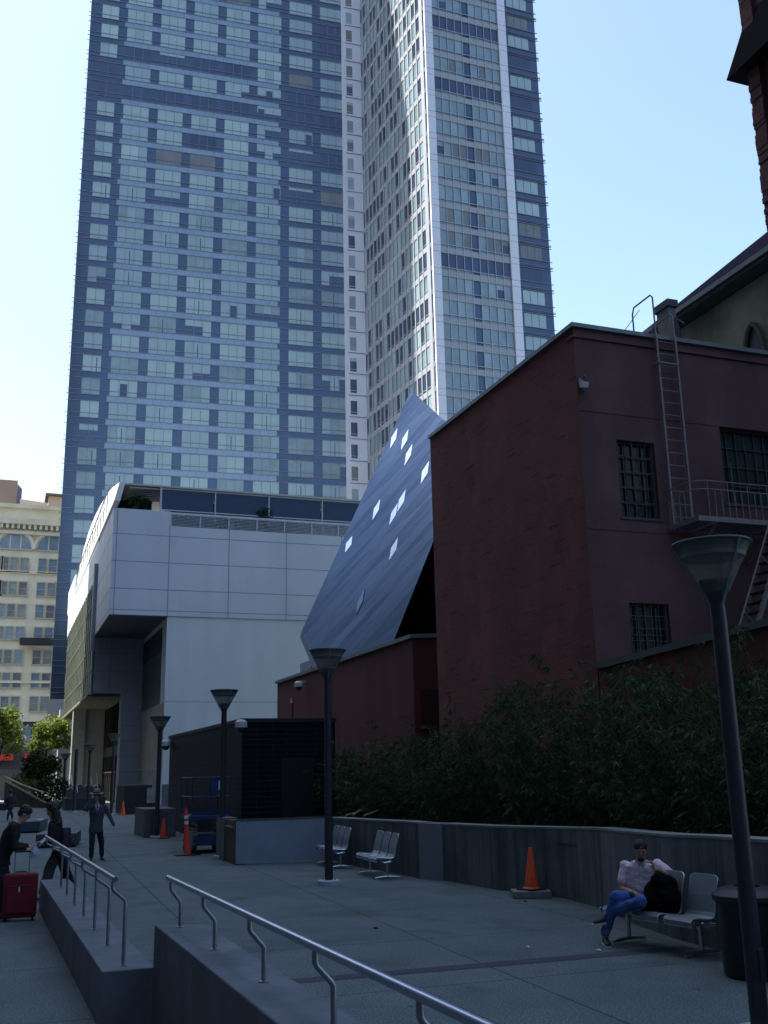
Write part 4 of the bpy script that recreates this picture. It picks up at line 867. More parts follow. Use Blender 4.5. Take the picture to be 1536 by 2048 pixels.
def dashes(M, st, lo, dark):
    nt = M.node_tree; N = nt.nodes; L = nt.links; b = N['Principled BSDF']; src = b.inputs['Base Color'].links[0].from_socket
    tc = N.new('ShaderNodeTexCoord'); mp = N.new('ShaderNodeMapping'); mp.inputs['Scale'].default_value = st; mp.inputs['Rotation'].default_value = (R(3),0,0); L.new(tc.outputs['Object'], mp.inputs['Vector'])
    nz = N.new('ShaderNodeTexNoise'); nz.inputs['Scale'].default_value = 1.0; nz.inputs['Detail'].default_value = 3; nz.inputs['Roughness'].default_value = 0.75; L.new(mp.outputs[0], nz.inputs['Vector'])
    mr = N.new('ShaderNodeMapRange'); mr.inputs['From Min'].default_value = lo; mr.inputs['From Max'].default_value = lo+0.035; mr.inputs['To Min'].default_value = 1.0; mr.inputs['To Max'].default_value = dark; L.new(nz.outputs['Fac'], mr.inputs['Value'])
    v = N.new('ShaderNodeVectorMath'); v.operation = 'SCALE'; L.new(src, v.inputs[0]); L.new(mr.outputs[0], v.inputs['Scale']); L.new(v.outputs[0], b.inputs['Base Color'])
dashes(red, (1,0.8,9), 0.60, 0.3); dashes(red, (1,0.35,0.35), 0.6, 0.82)
mauve = mat('mauve_stucco', (0.155,0.077,0.075), 0.85, var=0.25, scale=0.6, bump=0.4, bscale=18, streak=(0.3,(0.9,0.9,0.15)))
parap = mat('lead_flashing', (0.2,0.23,0.23), 0.5, 0.3, var=0.2, scale=2)
BX, BY = 12.5, 19.94; ZT = 12.62; BYF = 29.0; BXR = 30.0
rb = thing('red_building', (BX+3,BY+4,0), 'large dark red painted building with roof ladder and fire escape', 'building')
w = MB()  # side wall with slightly rough face towards the lane
random.seed(11)
ny, nz = 46, 60
def hn(y, z): return 0.012*noise.noise(Vector((y*0.9, z*2.6, 3.1)))+0.008*noise.noise(Vector((y*2.2, z*7, 9.1)))
i0 = 0
for j in range(nz+1):
    for i in range(ny+1):
        y = BY+(BYF-BY)*i/ny; z = ZT*j/nz; k = 1 if 0 < i < ny else 0
        w.v.append((BX+hn(y,z)*k, y, z))
for j in range(nz):
    for i in range(ny):
        a = j*(ny+1)+i; w.f.append((a+1,a,a+ny+1,a+ny+2)); w.m.append(0)
w.face([(BX,BYF,0),(BX,BYF,ZT),(BXR,BYF,ZT),(BXR,BYF,0)])
w.build('side_wall', red, rb)
# front wall with real window openings
wins = [('tall',13.49,14.57,7.91,9.83),('big',16.58,18.35,8.46,10.47),('low',13.47,14.57,4.4,5.84)]
xs = sorted({BX,BXR}|{v for q in wins for v in q[1:3]}); zs = sorted({0,ZT}|{v for q in wins for v in q[3:5]})
w = MB()
for i in range(len(xs)-1):
    for j in range(len(zs)-1):
        cx, cz = (xs[i]+xs[i+1])/2, (zs[j]+zs[j+1])/2
        if any(q[1] < cx < q[2] and q[3] < cz < q[4] for q in wins): continue
        w.face([(xs[i],BY,zs[j]),(xs[i+1],BY,zs[j]),(xs[i+1],BY,zs[j+1]),(xs[i],BY,zs[j+1])])
for _, a, b_, c, d in wins:
    e = BY+0.28
    w.face([(a,BY,c),(a,BY,d),(a,e,d),(a,e,c)]).face([(b_,BY,d),(b_,BY,c),(b_,e,c),(b_,e,d)]).face([(a,BY,d),(b_,BY,d),(b_,e,d),(a,e,d)]).face([(a,BY,c),(a,e,c),(b_,e,c),(b_,BY,c)])
w.build('front_wall', mauve, rb)
MB().box(BX+0.02,BXR,BY+0.3,BYF-0.02,ZT-0.5,ZT-0.3).build('roof', dark_m, rb)
MB().box(BX-0.03,BXR,BY-0.05,BY+0.3,ZT-0.26,ZT-0.20).build('string_course', mauve, rb)
MB().prism([(BX-0.07,BY-0.08),(BXR,BY-0.08),(BXR,BY+0.3),(BX+0.3,BY+0.3),(BX+0.3,BYF),(BX-0.07,BYF)], ZT+0.002, ZT+0.11).build('parapet_flashing', parap, rb)
for zc in (ZT-2.15, 7.55):
    MB().box(BX+0.01,BXR,BY-0.012,BY-0.001,zc,zc+0.03).build('string_line', mauve, rb)
dglass = mat('dark_window_glass', (0.012,0.018,0.022), 0.12, var=0.5, scale=1.5, coat=0.3)
tglass = mat('teal_window_glass', (0.02,0.045,0.05), 0.15, var=0.4, scale=1.2, coat=0.3)
grey_fr = mat('window_frame_grey', (0.07,0.075,0.08), 0.5)
pale_fr = mat('pale_bar', (0.13,0.13,0.135), 0.5)
for nm, a, b_, c, d in wins:
    wn = MB().face([(a,BY+0.22,c),(b_,BY+0.22,c),(b_,BY+0.22,d),(a,BY+0.22,d)]).build('window', tglass if nm == 'big' else dglass, rb)
    fr = MB(); f = 0.05
    fr.box(a,b_,BY+0.16,BY+0.215,c,c+f).box(a,b_,BY+0.16,BY+0.215,d-f,d).box(a,a+f,BY+0.16,BY+0.215,c+f,d-f).box(b_-f,b_,BY+0.16,BY+0.215,c+f,d-f)
    ncol = 4 if nm != 'big' else 6; nrow = 5 if nm == 'tall' else (4 if nm == 'low' else 4)
    for k in range(1,ncol): xk = a+(b_-a)*k/ncol; fr.box(xk-0.012,xk+0.012,BY+0.17,BY+0.21,c+f,d-f)
    for k in range(1,nrow): zk = c+(d-c)*k/nrow; fr.box(a+f,b_-f,BY+0.172,BY+0.208,zk-0.012,zk+0.012)
    fr.build('frame', grey_fr, wn)
    if nm != 'big':
        br = MB()
        for k in range(6):
            xk = a+0.06+(b_-a-0.12)*k/5; br.box(xk-0.006,xk+0.006,BY+0.05,BY+0.062,c,d)
        for k in range(1,5): zk = c+(d-c)*k/5; br.box(a,b_,BY+0.064,BY+0.074,zk-0.006,zk+0.006)
        br.build('security_bars', pale_fr if nm == 'low' else grey_fr, wn)
    else:
        MB().tube([(a+0.5,BY+0.1,d-0.15),(a+0.75,BY+0.09,d-0.2),(a+0.78,BY+0.08,d-0.55)],0.012,6).build('curved_pipe', pale_fr, wn, True)
        MB().box(a+0.3,a+0.33,BY+0.1,BY+0.12,c,d-0.9).build('pale_bar', pale_fr, wn)
    MB().box(a-0.05,b_+0.05,BY-0.03,BY+0.1,c-0.07,c-0.003).build('sill', grey_fr, wn)
# floodlight near the corner
P = PY(1166,765,BY-0.12)
t = thing('wall_floodlight', tuple(P), 'small white floodlight on the mauve wall beside the building corner', 'floodlight')
MB().box(P.x-0.05,P.x+0.05,P.y+0.06,P.y+0.12,P.z+0.02,P.z+0.14).build('mount', MATS['cam_white'], t)
MB().hexa([(P.x-0.07,P.y-0.08,P.z-0.16),(P.x+0.08,P.y-0.08,P.z-0.16),(P.x+0.08,P.y+0.05,P.z-0.13),(P.x-0.07,P.y+0.05,P.z-0.13)],[(P.x-0.09,P.y-0.12,P.z-0.02),(P.x+0.1,P.y-0.12,P.z-0.02),(P.x+0.1,P.y+0.05,P.z+0.02),(P.x-0.09,P.y+0.05,P.z+0.02)]).build('lamp_head', MATS['cam_white'], t)
MB().tube([(P.x,P.y+0.04,P.z+0.1),(P.x+0.03,P.y-0.02,P.z+0.17),(P.x+0.09,P.y-0.02,P.z+0.13)],0.03,8).build('lamp_bulb', mat('lamp_dark', (0.12,0.12,0.12), 0.4), t, True)
# roof ladder
iron = mat('painted_iron', (0.28,0.25,0.25), 0.6, var=0.2, scale=6)
LX0, LX1, LYY = 14.80, 15.36, BY-0.16
t = thing('roof_ladder', (15.08,LYY,7.7), 'steel ladder running from the fire escape up over the roof parapet', 'ladder')
for xx in (LX0,LX1): MB().box(xx-0.025,xx+0.025,LYY-0.035,LYY+0.03,7.72,12.72).build('stringer', iron, t)
n = 15
for k in range(n):
    z = 7.95+k*0.325; MB().tube([(LX0+0.02,LYY,z),(LX1-0.02,LYY,z)],0.011,6).build('rung', iron, t)
MB().tube([(LX0-0.04,BY,11.9),(LX0-0.04,LYY-0.08,11.9),(LX1-0.08,LYY-0.1,11.88),(LX1+0.03,LYY,11.95)],0.022,6).build('wall_bracket', iron, t)
for (xx, dz) in ((LX0,1.0),(LX1,0.55)):
    MB().tube([(xx,LYY,12.7),(xx,LYY,12.7+dz),(xx-0.02,LYY+0.06,12.78+dz),(xx-0.03,BY+0.62,12.78+dz*0.98),(xx-0.03,BY+0.7,12.7+dz*0.9),(xx-0.03,BY+0.7,12.2)],0.022,8).build('grab_hoop', iron, t, True)
MB().tube([(LX0-0.02,BY+0.4,13.6),(LX0-0.95,BY+0.4,12.4)],0.010,6).build('stay_wire', iron, t)
# fire escape
t = thing('fire_escape', (16.5,BY-0.5,7.6), 'grey iron fire escape platform with railing and stair down to the low wall', 'fire escape')
px0, px1, py0, zp = 14.78, 20.0, BY-1.15, 7.62
gr = MB()
for k in range(16): yk = py0+0.03+k*0.07; gr.box(px0+0.02,px1,yk,yk+0.012,zp+0.06,zp+0.09)
for k in range(40): xk = px0+0.05+k*0.13; gr.box(xk,xk+0.012,py0+0.02,BY-0.02,zp+0.04,zp+0.059)
gr.build('grating', mat('rusty_grating', (0.05,0.045,0.045), 0.7), t)
MB().box(px0,px1,py0-0.03,py0,zp,zp+0.12).box(px0-0.03,px0,py0-0.03,BY-0.01,zp,zp+0.12).build('platform_edge', iron, t)
for xk in (px0+0.55,px0+2.2,px0+4.0):
    MB().bar((xk,py0+0.05,zp+0.01),(xk,BY-0.02,zp-0.0),0.05,0.06).bar((xk,py0+0.1,zp-0.04),(xk,BY-0.02,zp-0.7),0.04,0.04).build('support_bracket', iron, t)
rl = MB(); rad = 0.3
def rail_path(z): return [(px0-0.02,BY-0.02,z),(px0-0.02,py0+rad,z),(px0+0.05,py0+0.12,z),(px0+0.16,py0+0.03,z),(px0+0.32,py0-0.01,z),(px1,py0-0.01,z)]
for z in (zp+0.78,zp+0.98): MB().tube(rail_path(z),0.014,6).build('top_rail', iron, t, True)
k = 0; xx = px0+0.32
while xx < 18.6:
    MB().bar((xx,py0-0.01,zp+0.1),(xx,py0-0.01,zp+(0.98 if k%3==0 else 0.78)),0.016,0.016).build('baluster', iron, t); xx += 0.19; k += 1
for k in range(5):
    yk = BY-0.12-k*0.2; MB().bar((px0-0.02,yk,zp+0.1),(px0-0.02,yk,zp+0.78),0.016,0.016).build('baluster', iron, t)
# stair descending to the left in front of the platform
s0, s1 = Vector((15.72,0,4.95)), Vector((18.4,0,9.0))
S_top = Vector((17.05,19.0,7.6)); S_bot = Vector((15.75,19.0,4.9)); dS = S_top-S_bot
for yk in (18.55,19.2):
    o = Vector((0.12 if yk > 19 else 0,yk-19,0)); MB().bar(S_bot+o,S_top+o+dS*0.2,0.03,0.16,up=(0,1,0)).build('stair_stringer', iron, t)
for k in range(11):
    c = S_bot+dS*(k+0.5)/11; MB().box(c.x-0.02,c.x+0.2,18.57,19.18,c.z,c.z+0.025).build('tread', MATS['rusty_grating'], t)
h0 = S_bot+Vector((-0.35,-0.45,0.28)); h1 = h0+dS*1.12
MB().tube([h0,h1],0.02,8).build('stair_handrail', iron, t, True)
for k in (0.12,0.62): q = h0+dS*k; MB().tube([q,q+Vector((0.42,0.0,-0.42))],0.013,6).build('handrail_brace', iron, t)
# lower wall running towards the viewer
lw = thing('lower_brick_wall', (12.6,15,0), 'lower rough red brick wall with grey sloping cap, below the fire escape stair', 'wall')
rough_red = mat('rough_red_brick', (0.19,0.05,0.03), 0.95, var=0.35, scale=3, bump=0.0); add_rough(rough_red, 3, 1.0, 0.08, (1,1,2.5))
MB().prism([(12.45,19.8),(12.45,8),(12.8,8),(12.8,19.8)],0,[4.27,4.72,4.72,4.27]).build('brick_face', rough_red, lw)
wc = MB(); wc.hexa([(12.40,19.85,4.28),(12.40,8,4.73),(12.85,8,4.73),(12.85,19.85,4.28)],[(12.40,19.85,4.42),(12.40,8,4.87),(12.85,8,4.87),(12.85,19.85,4.42)]); wc.build('cap', mat('weathered_cap', (0.10,0.11,0.11), 0.8, scale=3), lw)
tag(MB().box(12.8,30,6,BY-0.01,4.2,4.25).build('upper_terrace', mat('terrace_dark', (0.04,0.04,0.045), 0.9)), kind='structure')

# ------------------------------------------------------------------ low red wall building in the middle
MXW, ya, yb, mz = 13.5, 33.5, 52.7, 6.70
mb_ = thing('small_red_building', (16,42,0), 'lower dark red stucco building between the black one and the metal prism', 'building')
red2 = mat('dark_red_stucco', (0.15,0.042,0.037), 0.85, var=0.14, scale=0.7, bump=0.3, bscale=20, streak=(0.2,(0.8,0.8,0.12)))
MB().prism([(MXW,ya),(15.2,ya-0.9),(15.2,29.1),(19,29.1),(19,yb),(MXW,yb)],0,mz).build('walls', red2, mb_)
MB().prism([(MXW-0.12,ya-0.08),(15.2,ya-1.0),(15.3,29.0),(19,29.0),(19,yb+0.1),(MXW-0.12,yb+0.1)],mz+0.002,mz+0.14).build('roof_edge', parap, mb_)
MB().box(MXW-0.05,MXW-0.005,49.6,49.75,2.5,5.5).build('downpipe', red2, mb_)
MB().box(MXW-0.08,MXW-0.01,49.58,49.78,5.5,5.75).build('pipe_box', MATS['cam_white'], mb_)
MB().prism([(13.7,ya-0.15),(14.9,ya-0.8),(14.95,ya-0.7),(13.75,ya-0.05)],0.9,4.9).build('recess_door', mat('dark_red_door', (0.05,0.012,0.014), 0.8), mb_)

# ------------------------------------------------------------------ leaning blue steel prism
A = PX(822,780,21.5); B = PX(605,1258,15); Rr = PX(943,891,21.2)
nrm = (B-A).cross(Rr-A).normalized()
if nrm.dot(ray(780,1050)) > 0: nrm = -nrm
def PP(x, y, lift=0.0):
    d = ray(x, y); o = Vector((0,0,H)); t = (A-o).dot(nrm)/d.dot(nrm); return o+d*t+nrm*lift
Q = PP(700,1500)
bluesteel = mat('blue_stainless', (0.15,0.19,0.25), 0.3, 0.9, var=0.08, scale=0.4)
def scales(M):
    nt = M.node_tree; N = nt.nodes; L = nt.links; b = N['Principled BSDF']; src = b.inputs['Base Color'].links[0].from_socket
    tc = N.new('ShaderNodeTexCoord'); uax = (Rr-A).normalized(); vax = (B-A).normalized()
    sv = []
    for ax, k in ((uax,1/0.62),(vax,1/1.9)):
        d = N.new('ShaderNodeVectorMath'); d.operation = 'DOT_PRODUCT'; d.inputs[1].default_value = tuple(ax*k); L.new(tc.outputs['Object'], d.inputs[0]); sv.append(d.outputs['Value'])
    # skewed cells: a = u, b = v + u/2
    m1 = N.new('ShaderNodeMath'); m1.operation = 'MULTIPLY_ADD'; m1.inputs[1].default_value = 0.5; L.new(sv[0], m1.inputs[0]); L.new(sv[1], m1.inputs[2])
    m0 = N.new('ShaderNodeMath'); m0.operation = 'MULTIPLY_ADD'; m0.inputs[1].default_value = 0.35; L.new(sv[1], m0.inputs[0]); L.new(sv[0], m0.inputs[2])
    cb = N.new('ShaderNodeCombineXYZ'); L.new(m0.outputs[0], cb.inputs[0]); L.new(m1.outputs[0], cb.inputs[1])
    fl = N.new('ShaderNodeVectorMath'); fl.operation = 'FLOOR'; L.new(cb.outputs[0], fl.inputs[0])
    wn = N.new('ShaderNodeTexWhiteNoise'); wn.noise_dimensions = '2D'; L.new(fl.outputs[0], wn.inputs['Vector'])
    fr = N.new('ShaderNodeVectorMath'); fr.operation = 'FRACTION'; L.new(cb.outputs[0], fr.inputs[0]); sx = N.new('ShaderNodeSeparateXYZ'); L.new(fr.outputs[0], sx.inputs[0])
    ls = []
    for ch, th in ((0,0.03),(1,0.02)):
        q = N.new('ShaderNodeMath'); q.operation = 'LESS_THAN'; q.inputs[1].default_value = th; L.new(sx.outputs[ch], q.inputs[0]); ls.append(q)
    mxm = N.new('ShaderNodeMath'); mxm.operation = 'MAXIMUM'; L.new(ls[0].outputs[0], mxm.inputs[0]); L.new(ls[1].outputs[0], mxm.inputs[1])
    mr = N.new('ShaderNodeMapRange'); mr.inputs['To Min'].default_value = 0.85; mr.inputs['To Max'].default_value = 1.12; L.new(wn.outputs['Value'], mr.inputs['Value'])
    vs = N.new('ShaderNodeVectorMath'); vs.operation = 'SCALE'; L.new(src, vs.inputs[0]); L.new(mr.outputs[0], vs.inputs['Scale'])
    mx = N.new('ShaderNodeMix'); mx.data_type = 'RGBA'; L.new(mxm.outputs[0], mx.inputs[0]); L.new(vs.outputs[0], mx.inputs[6]); mx.inputs[7].default_value = (0.24,0.30,0.42,1); L.new(mx.outputs[2], b.inputs['Base Color'])
    # each scale tilts a little
    cmb = N.new('ShaderNodeVectorMath'); cmb.operation = 'SUBTRACT'; cmb.inputs[1].default_value = (0.5,0.5,0.5); L.new(wn.outputs['Color'], cmb.inputs[0])
    sc2 = N.new('ShaderNodeVectorMath'); sc2.operation = 'SCALE'; sc2.inputs['Scale'].default_value = 0.035; L.new(cmb.outputs[0], sc2.inputs[0])
    ge = N.new('ShaderNodeNewGeometry'); ad = N.new('ShaderNodeVectorMath'); ad.operation = 'ADD'; L.new(ge.outputs['Normal'], ad.inputs[0]); L.new(sc2.outputs[0], ad.inputs[1])
    nm = N.new('ShaderNodeVectorMath'); nm.operation = 'NORMALIZE'; L.new(ad.outputs[0], nm.inputs[0]); L.new(nm.outputs[0], b.inputs['Normal'])
scales(bluesteel)
bluesteel.node_tree.nodes['Principled BSDF'].inputs['Specular Tint'].default_value = (0.22,0.275,0.35,1)
pr = thing('metal_prism', (17,48,0), 'leaning blue-grey stainless steel prism with diamond windows rising behind the red walls', 'building')
back = Vector((4.0,5.5,-3.6))
pm = MB(); F4 = [A,B,Q,Rr]
pm.face(F4).face([p+back for p in reversed(F4)])
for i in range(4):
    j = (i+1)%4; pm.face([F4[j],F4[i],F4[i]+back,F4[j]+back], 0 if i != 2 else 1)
pm.build('cladding', [bluesteel, mat('underside_shade', (0.002,0.002,0.003), 0.9, spec=0.0)], pr)  # shade of the downward face painted near-black in place of the steel
# narrow facet along the lower left edge
B2 = PP(602,1268)+Vector((-0.12,0.5,0)); Q2 = PP(633,1345)+Vector((-0.1,0.5,0)); Bq = PP(605,1258); Qq = PP(641,1350)
MB().hexa([Bq-nrm*0.02,Qq-nrm*0.02,Q2-nrm*0.3,B2-nrm*0.3],[Bq+nrm*0.03,Qq+nrm*0.03,Q2-nrm*0.25,B2-nrm*0.25]).build('edge_facet', mat('steel_facet', (0.3,0.36,0.48), 0.4, 0.8), pr)
MB().box(15.2,16.6,PX(600,1340,15.2).y-2.2,PX(600,1340,15.2).y,5.0,PX(605,1326,15.2).z).build('base_plinth', mat('grey_clad', (0.35,0.38,0.45), 0.6), pr)
def zc(x, y): return (540+x/2.327, 740+y/2.327)
for (xt,yt,xb,yb2,wd) in [(594,270,559,366,20),(645,276,610,374,20),(664,342,626,446,20),(741,422,702,530,24),(514,600,477,700,20),(632,556,593,662,22),(596,618,555,724,20),(384,772,350,850,22),(597,778,555,888,22)]:
    tp_, bt_ = zc(xt,yt), zc(xb,yb2); mx_, my_ = (xt+xb)/2, (yt+yb2)/2
    l1 = zc(mx_-wd*0.55, my_-4); r1 = zc(mx_+wd*0.55, my_+2)
    lo = [PP(*tp_,-0.02),PP(*l1,-0.02),PP(*bt_,-0.02),PP(*r1,-0.02)]; hi = [PP(*tp_,0.012),PP(*l1,0.012),PP(*bt_,0.012),PP(*r1,0.012)]
    MB().hexa(lo,hi).build('diamond_window', mat('diamond_glass', (0.62,0.68,0.76), 0.22, 1.0, var=0.02), pr)
c1, c2 = zc(437,1030), zc(405,1140)
MB().hexa([PP(*zc(440,1022),-0.02),PP(*zc(408,1085),-0.02),PP(*zc(402,1140),-0.02),PP(*zc(432,1080),-0.02)],[PP(*zc(440,1022),0.03),PP(*zc(408,1085),0.03),PP(*zc(402,1140),0.03),PP(*zc(432,1080),0.03)]).build('diamond_window', mat('diamond_glass_dark', (0.22,0.27,0.36), 0.2, 0.6), pr)
# near-black block filling the gap right of the prism
MB().prism([(17.5,36),(30,33),(30,44),(21,44)],0,15.5).build('black_block', mat('black_block_face', (0.004,0.004,0.005), 0.9, spec=0.0), pr)

# ------------------------------------------------------------------ church, chimney
stone = mat('church_stone', (0.42,0.39,0.27), 0.9, var=0.3, scale=0.7, bump=0.4, bscale=9, streak=(0.4,(0.7,0.7,0.2)))
slate = mat('roof_slate', (0.026,0.022,0.034), 0.95, spec=0.02, var=0.2, scale=2, stretch=(1,1,4))
ch = thing('church', (28,28,0), 'old stone church with slate roof behind the red building', 'church')
CX, CY1, CY0, EZ = 24.0, 33.5, 10.0, 18.9
aw = PX(1512,655,CX); aw0, aw1 = 26.02, 27.05
wq = MB(); wq.box(CX,CX+14,CY0,CY1,0,EZ-0.15); wq.build('nave_wall', stone, ch)
wd = MB(); pts = []
for k in range(13):
    a = k/12; xx = aw0+(aw1-aw0)*a; hh = 16.9*1.0-0.0
    s_ = abs(a-0.5)*2; pts.append((xx, 15.9+1.3*math.sqrt(max(0,1-s_**1.6))))
poly = [(CX-0.02,aw0,12.5)]+[(CX-0.02,q[0],q[1]) for q in pts]+[(CX-0.02,aw1,12.5)]
wd.face(poly[::-1]); wd.build('pointed_window', mat('church_glass', (0.015,0.015,0.02), 0.3), ch)
fr = MB(); fr.tube([(CX-0.06,q[0],q[1]) for q in pts],0.09,6); fr.build('window_hood', mat('hood_stone', (0.15,0.15,0.12), 0.9), ch, True)
MB().hexa([(CX-0.7,CY0,EZ-0.12),(CX+0.02,CY0,EZ-0.12),(CX+0.02,CY1+0.3,EZ-0.12),(CX-0.7,CY1+0.3,EZ-0.12)],[(CX-0.75,CY0,EZ+0.12),(CX+0.02,CY0,EZ+0.12),(CX+0.02,CY1+0.3,EZ+0.12),(CX-0.75,CY1+0.3,EZ+0.12)]).build('eaves', mat('eaves_green_grey', (0.10,0.13,0.13), 0.6), ch)
MB().box(CX-0.86,CX-0.76,CY0,CY1+0.3,EZ-0.02,EZ+0.16).build('gutter', mat('gutter_grey', (0.16,0.19,0.19), 0.5), ch)
rf = MB(); rp0 = (CX-0.74,CY1+0.3,EZ+0.125); rp1 = (CX-0.74,CY0,EZ+0.125); rk_ = PY(1536,462,CY1+0.3); kk = 1.5; rt0 = (CX-0.74+(rk_.x-CX+0.74)*kk,CY1+0.28,EZ+0.125+(rk_.z-EZ-0.125)*kk); rt1 = (rt0[0],CY0,rt0[2])
rf.face([rp0,rp1,rt1,rt0]).face([rp0,rt0,(CX+15,CY1+0.3,EZ+0.125)]).face([rt1,(CX+15,CY0,EZ+0.125),(CX+15,CY1+0.3,EZ+0.125),rt0]); rf.build('roof', slate, ch)
def LP(xx): return None
cp = PY(1308,670,27); c1 = PY(1362,602,27)
t = thing('chimney', (cp.x+0.6,27.5,ZT-0.5), 'square grey rendered chimney behind the roof ladder top', 'chimney')
MB().box(PY(1314,640,27.7).x,PY(1353,640,27).x,27.0,27.7,ZT-0.4,c1.z-0.28).build('stack', mat('chimney_render', (0.22,0.22,0.2), 0.9, var=0.25, scale=2, bump=0.4), t)
MB().box(PY(1314,640,27.7).x-0.07,PY(1353,640,27).x+0.08,26.93,27.77,c1.z-0.277,c1.z-0.02).build('cap', mat('chimney_cap', (0.09,0.10,0.10), 0.8), t)
vent = thing('roof_vent', (21.2,26.2,ZT-0.4), 'dark curled vent pipe beside the grey chimney', 'vent'); q = PY(1352,655,26)
MB().tube([(q.x,26,ZT-0.4),(q.x,26,q.z-0.1),(q.x-0.05,26,q.z+0.25),(q.x+0.25,26,q.z+0.1)],0.14,8).build('pipe', mat('vent_dark', (0.04,0.045,0.05), 0.6), vent, True)
for px_ in (1345,1365): 
    pass
# brick bell tower
btm = thing('bell_tower', (44,44,0), 'dark red brick church tower at the top right picture edge', 'tower')
brick = mat('tower_brick', (0.05,0.013,0.012), 0.9, var=0.3, scale=1.0); add_rough(brick, 2.2, 1.0, 0.1, (1,1,2))
tX, tY = 37.95, 40.0
te = MB(); random.seed(2); z = 0; te.box(tX+0.25,tX+9,tY-8,tY-0.25,0,62)
while z < 62:
    hq = rnd(0.2,0.4); e = rnd(-0.05,0.06); te.box(tX+e,tX+0.9,tY-0.9,tY+rnd(0,0.05),z,z+hq-0.02); z += hq
te.build('shaft', brick, btm)
e0 = PY(1472,134,tY); zE = e0.z
te = MB(); te.hexa([(e0.x,tY-9,zE-0.25),(tX+10.4,tY-9,zE-0.25),(tX+10.4,tY+0.9,zE-0.25),(e0.x,tY+0.9,zE-0.25)],[(tX+1.6,tY-7.5,zE+8.5),(tX+8.5,tY-7.5,zE+8.5),(tX+8.5,tY-1.6,zE+8.5),(tX+1.6,tY-1.6,zE+8.5)])
te.build('turret_roof', mat('turret_slate', (0.006,0.006,0.008), 0.95, bump=0.5, spec=0.05), btm)
q = PY(1500,20,tY); MB().tube([(q.x-0.1,tY,q.z-0.6),(q.x-0.3,tY,q.z),(q.x-0.25,tY,q.z+1.5)],0.05,6).build('iron_finial', black_m, btm, True)

# ------------------------------------------------------------------ white panelled building
wb = thing('white_panel_building', (15,80,0), 'white metal panelled building with a cantilevered upper block and glass bay over the lane', 'building')
WY = 70.0; WX0, WX1, WXR = 6.28, 10.17, 34.0; SZ = 12.71; TL = 20.1; TR = 19.05; DY = 82.0
glassg = mat('bay_glass_reflection', (0.38,0.42,0.32), 0.1, 0.4, var=0.4, scale=0.35)  # pale olive base imitates the cream wall reflected in the glass
w = MB()
w.box(WX0,WX1,WY,DY,SZ,TL)                                   # cantilevered block
w.box(WX1+0.003,WXR,WY,DY+30,SZ,TR)
w.build('upper_walls', white_panel, wb)
MB().box(WX1,WXR,WY+0.12,DY+30,0,SZ-0.003).build('lower_wall', mat('white_render', (0.64,0.68,0.68), 0.7, var=0.05, scale=0.3, streak=(0.08,(0.8,0.8,0.08))), wb)
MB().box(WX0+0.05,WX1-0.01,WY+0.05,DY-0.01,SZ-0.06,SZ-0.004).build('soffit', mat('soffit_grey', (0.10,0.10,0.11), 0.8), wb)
j = MB(); e = 0.004; tj = 0.05
xl = [PY(px_,1100,WY).x for px_ in (235,337,458,577,694)]
zl = [PY(400,y,WY).z for y in (1100,1141,1184)]
zl = [13.05]+[SZ+(TL-SZ)*k for k in (0.243,0.50,0.757)]
for z in zl: j.box(WX0,WXR,WY-e,WY-0.001,z-tj/2,z+tj/2)
for k, xv in enumerate([6.55,10.15,14.35,18.55,22.75,26.95]):
    j.box(xv-tj/2,xv+tj/2,WY-2*e,WY-e-0.001,SZ,TL if xv < 9 else TR)
for z in zl: j.box(WX0-e,WX0-0.001,WY,DY+36,z-tj/2,z+tj/2)
for yv in (73,76,79): j.box(WX0-2*e,WX0-e-0.001,yv,yv+0.05,SZ,TL)
j.box(WX1,WXR,WY+0.117,WY+0.119,6.9,6.94)
j.build('panel_joints', joint_m, wb)
# side wall of the lower block (facing the lane), with its recessed dark window
sw = MB(); xq = WX1-0.006
def SWp(px_, py_): return PX(px_, py_, xq)
a = SWp(325,1255); b_ = SWp(288,1300); c = SWp(287,1410); d = SWp(323,1380)
MB().face([(xq,a.y,a.z),(xq,a.y,6.9),(xq,b_.y,6.9),(xq,b_.y,a.z)]).build('side_window', mat('side_glass', (0.05,0.06,0.065), 0.3, var=0.2, scale=1, stretch=(1,6,0.3)), wb)
MB().box(xq-0.05,xq-0.003,a.y,b_.y,a.z-1.6,a.z).build('louvre_band', mat('louvre_dark', (0.02,0.02,0.025), 0.7), wb)
MB().box(WX1-0.03,WX1-0.001,WY+0.13,DY,2.6,6.86).build('tan_panel', mat('tan_stone', (0.42,0.36,0.29), 0.8, scale=1), wb)
MB().box(WX1-0.025,WX1-0.001,WY+1.4,DY,0.0,2.55).build('lower_side_panel', mat('grey_stone', (0.30,0.32,0.32), 0.8, scale=1), wb)
MB().box(WX1+0.02,WXR,WY+0.02,WY+0.115,0,1.55).build('base_strip', mat('base_grey', (0.12,0.13,0.15), 0.8), wb)
# recess wall and pillar below the cantilever
pan = mat('grey_stone_panel', (0.36,0.38,0.42), 0.6, var=0.1, scale=0.5)
MB().box(6.4,WX1-0.032,DY,DY+1.0,8.42,SZ-0.063).build('recess_wall', pan, wb)
PXL = PY(240,1480,DY).x
MB().box(PXL,WX1-0.032,DY,DY+1.6,0,8.417).build('pillar', pan, wb)
for z in (10.0,11.4): MB().box(6.4,WX1-0.05,DY-0.006,DY-0.002,z,z+0.05).build('panel_joint', joint_m, wb)
z = 7.0
while z > 0.5: MB().box(PXL-0.005,WX1-0.05,DY-0.006,DY-0.002,z,z+0.05).build('panel_joint', joint_m, wb); z -= 1.15
MB().box(7.6,7.65,DY-0.01,DY-0.0065,8.43,SZ-0.07).build('panel_joint', joint_m, wb)
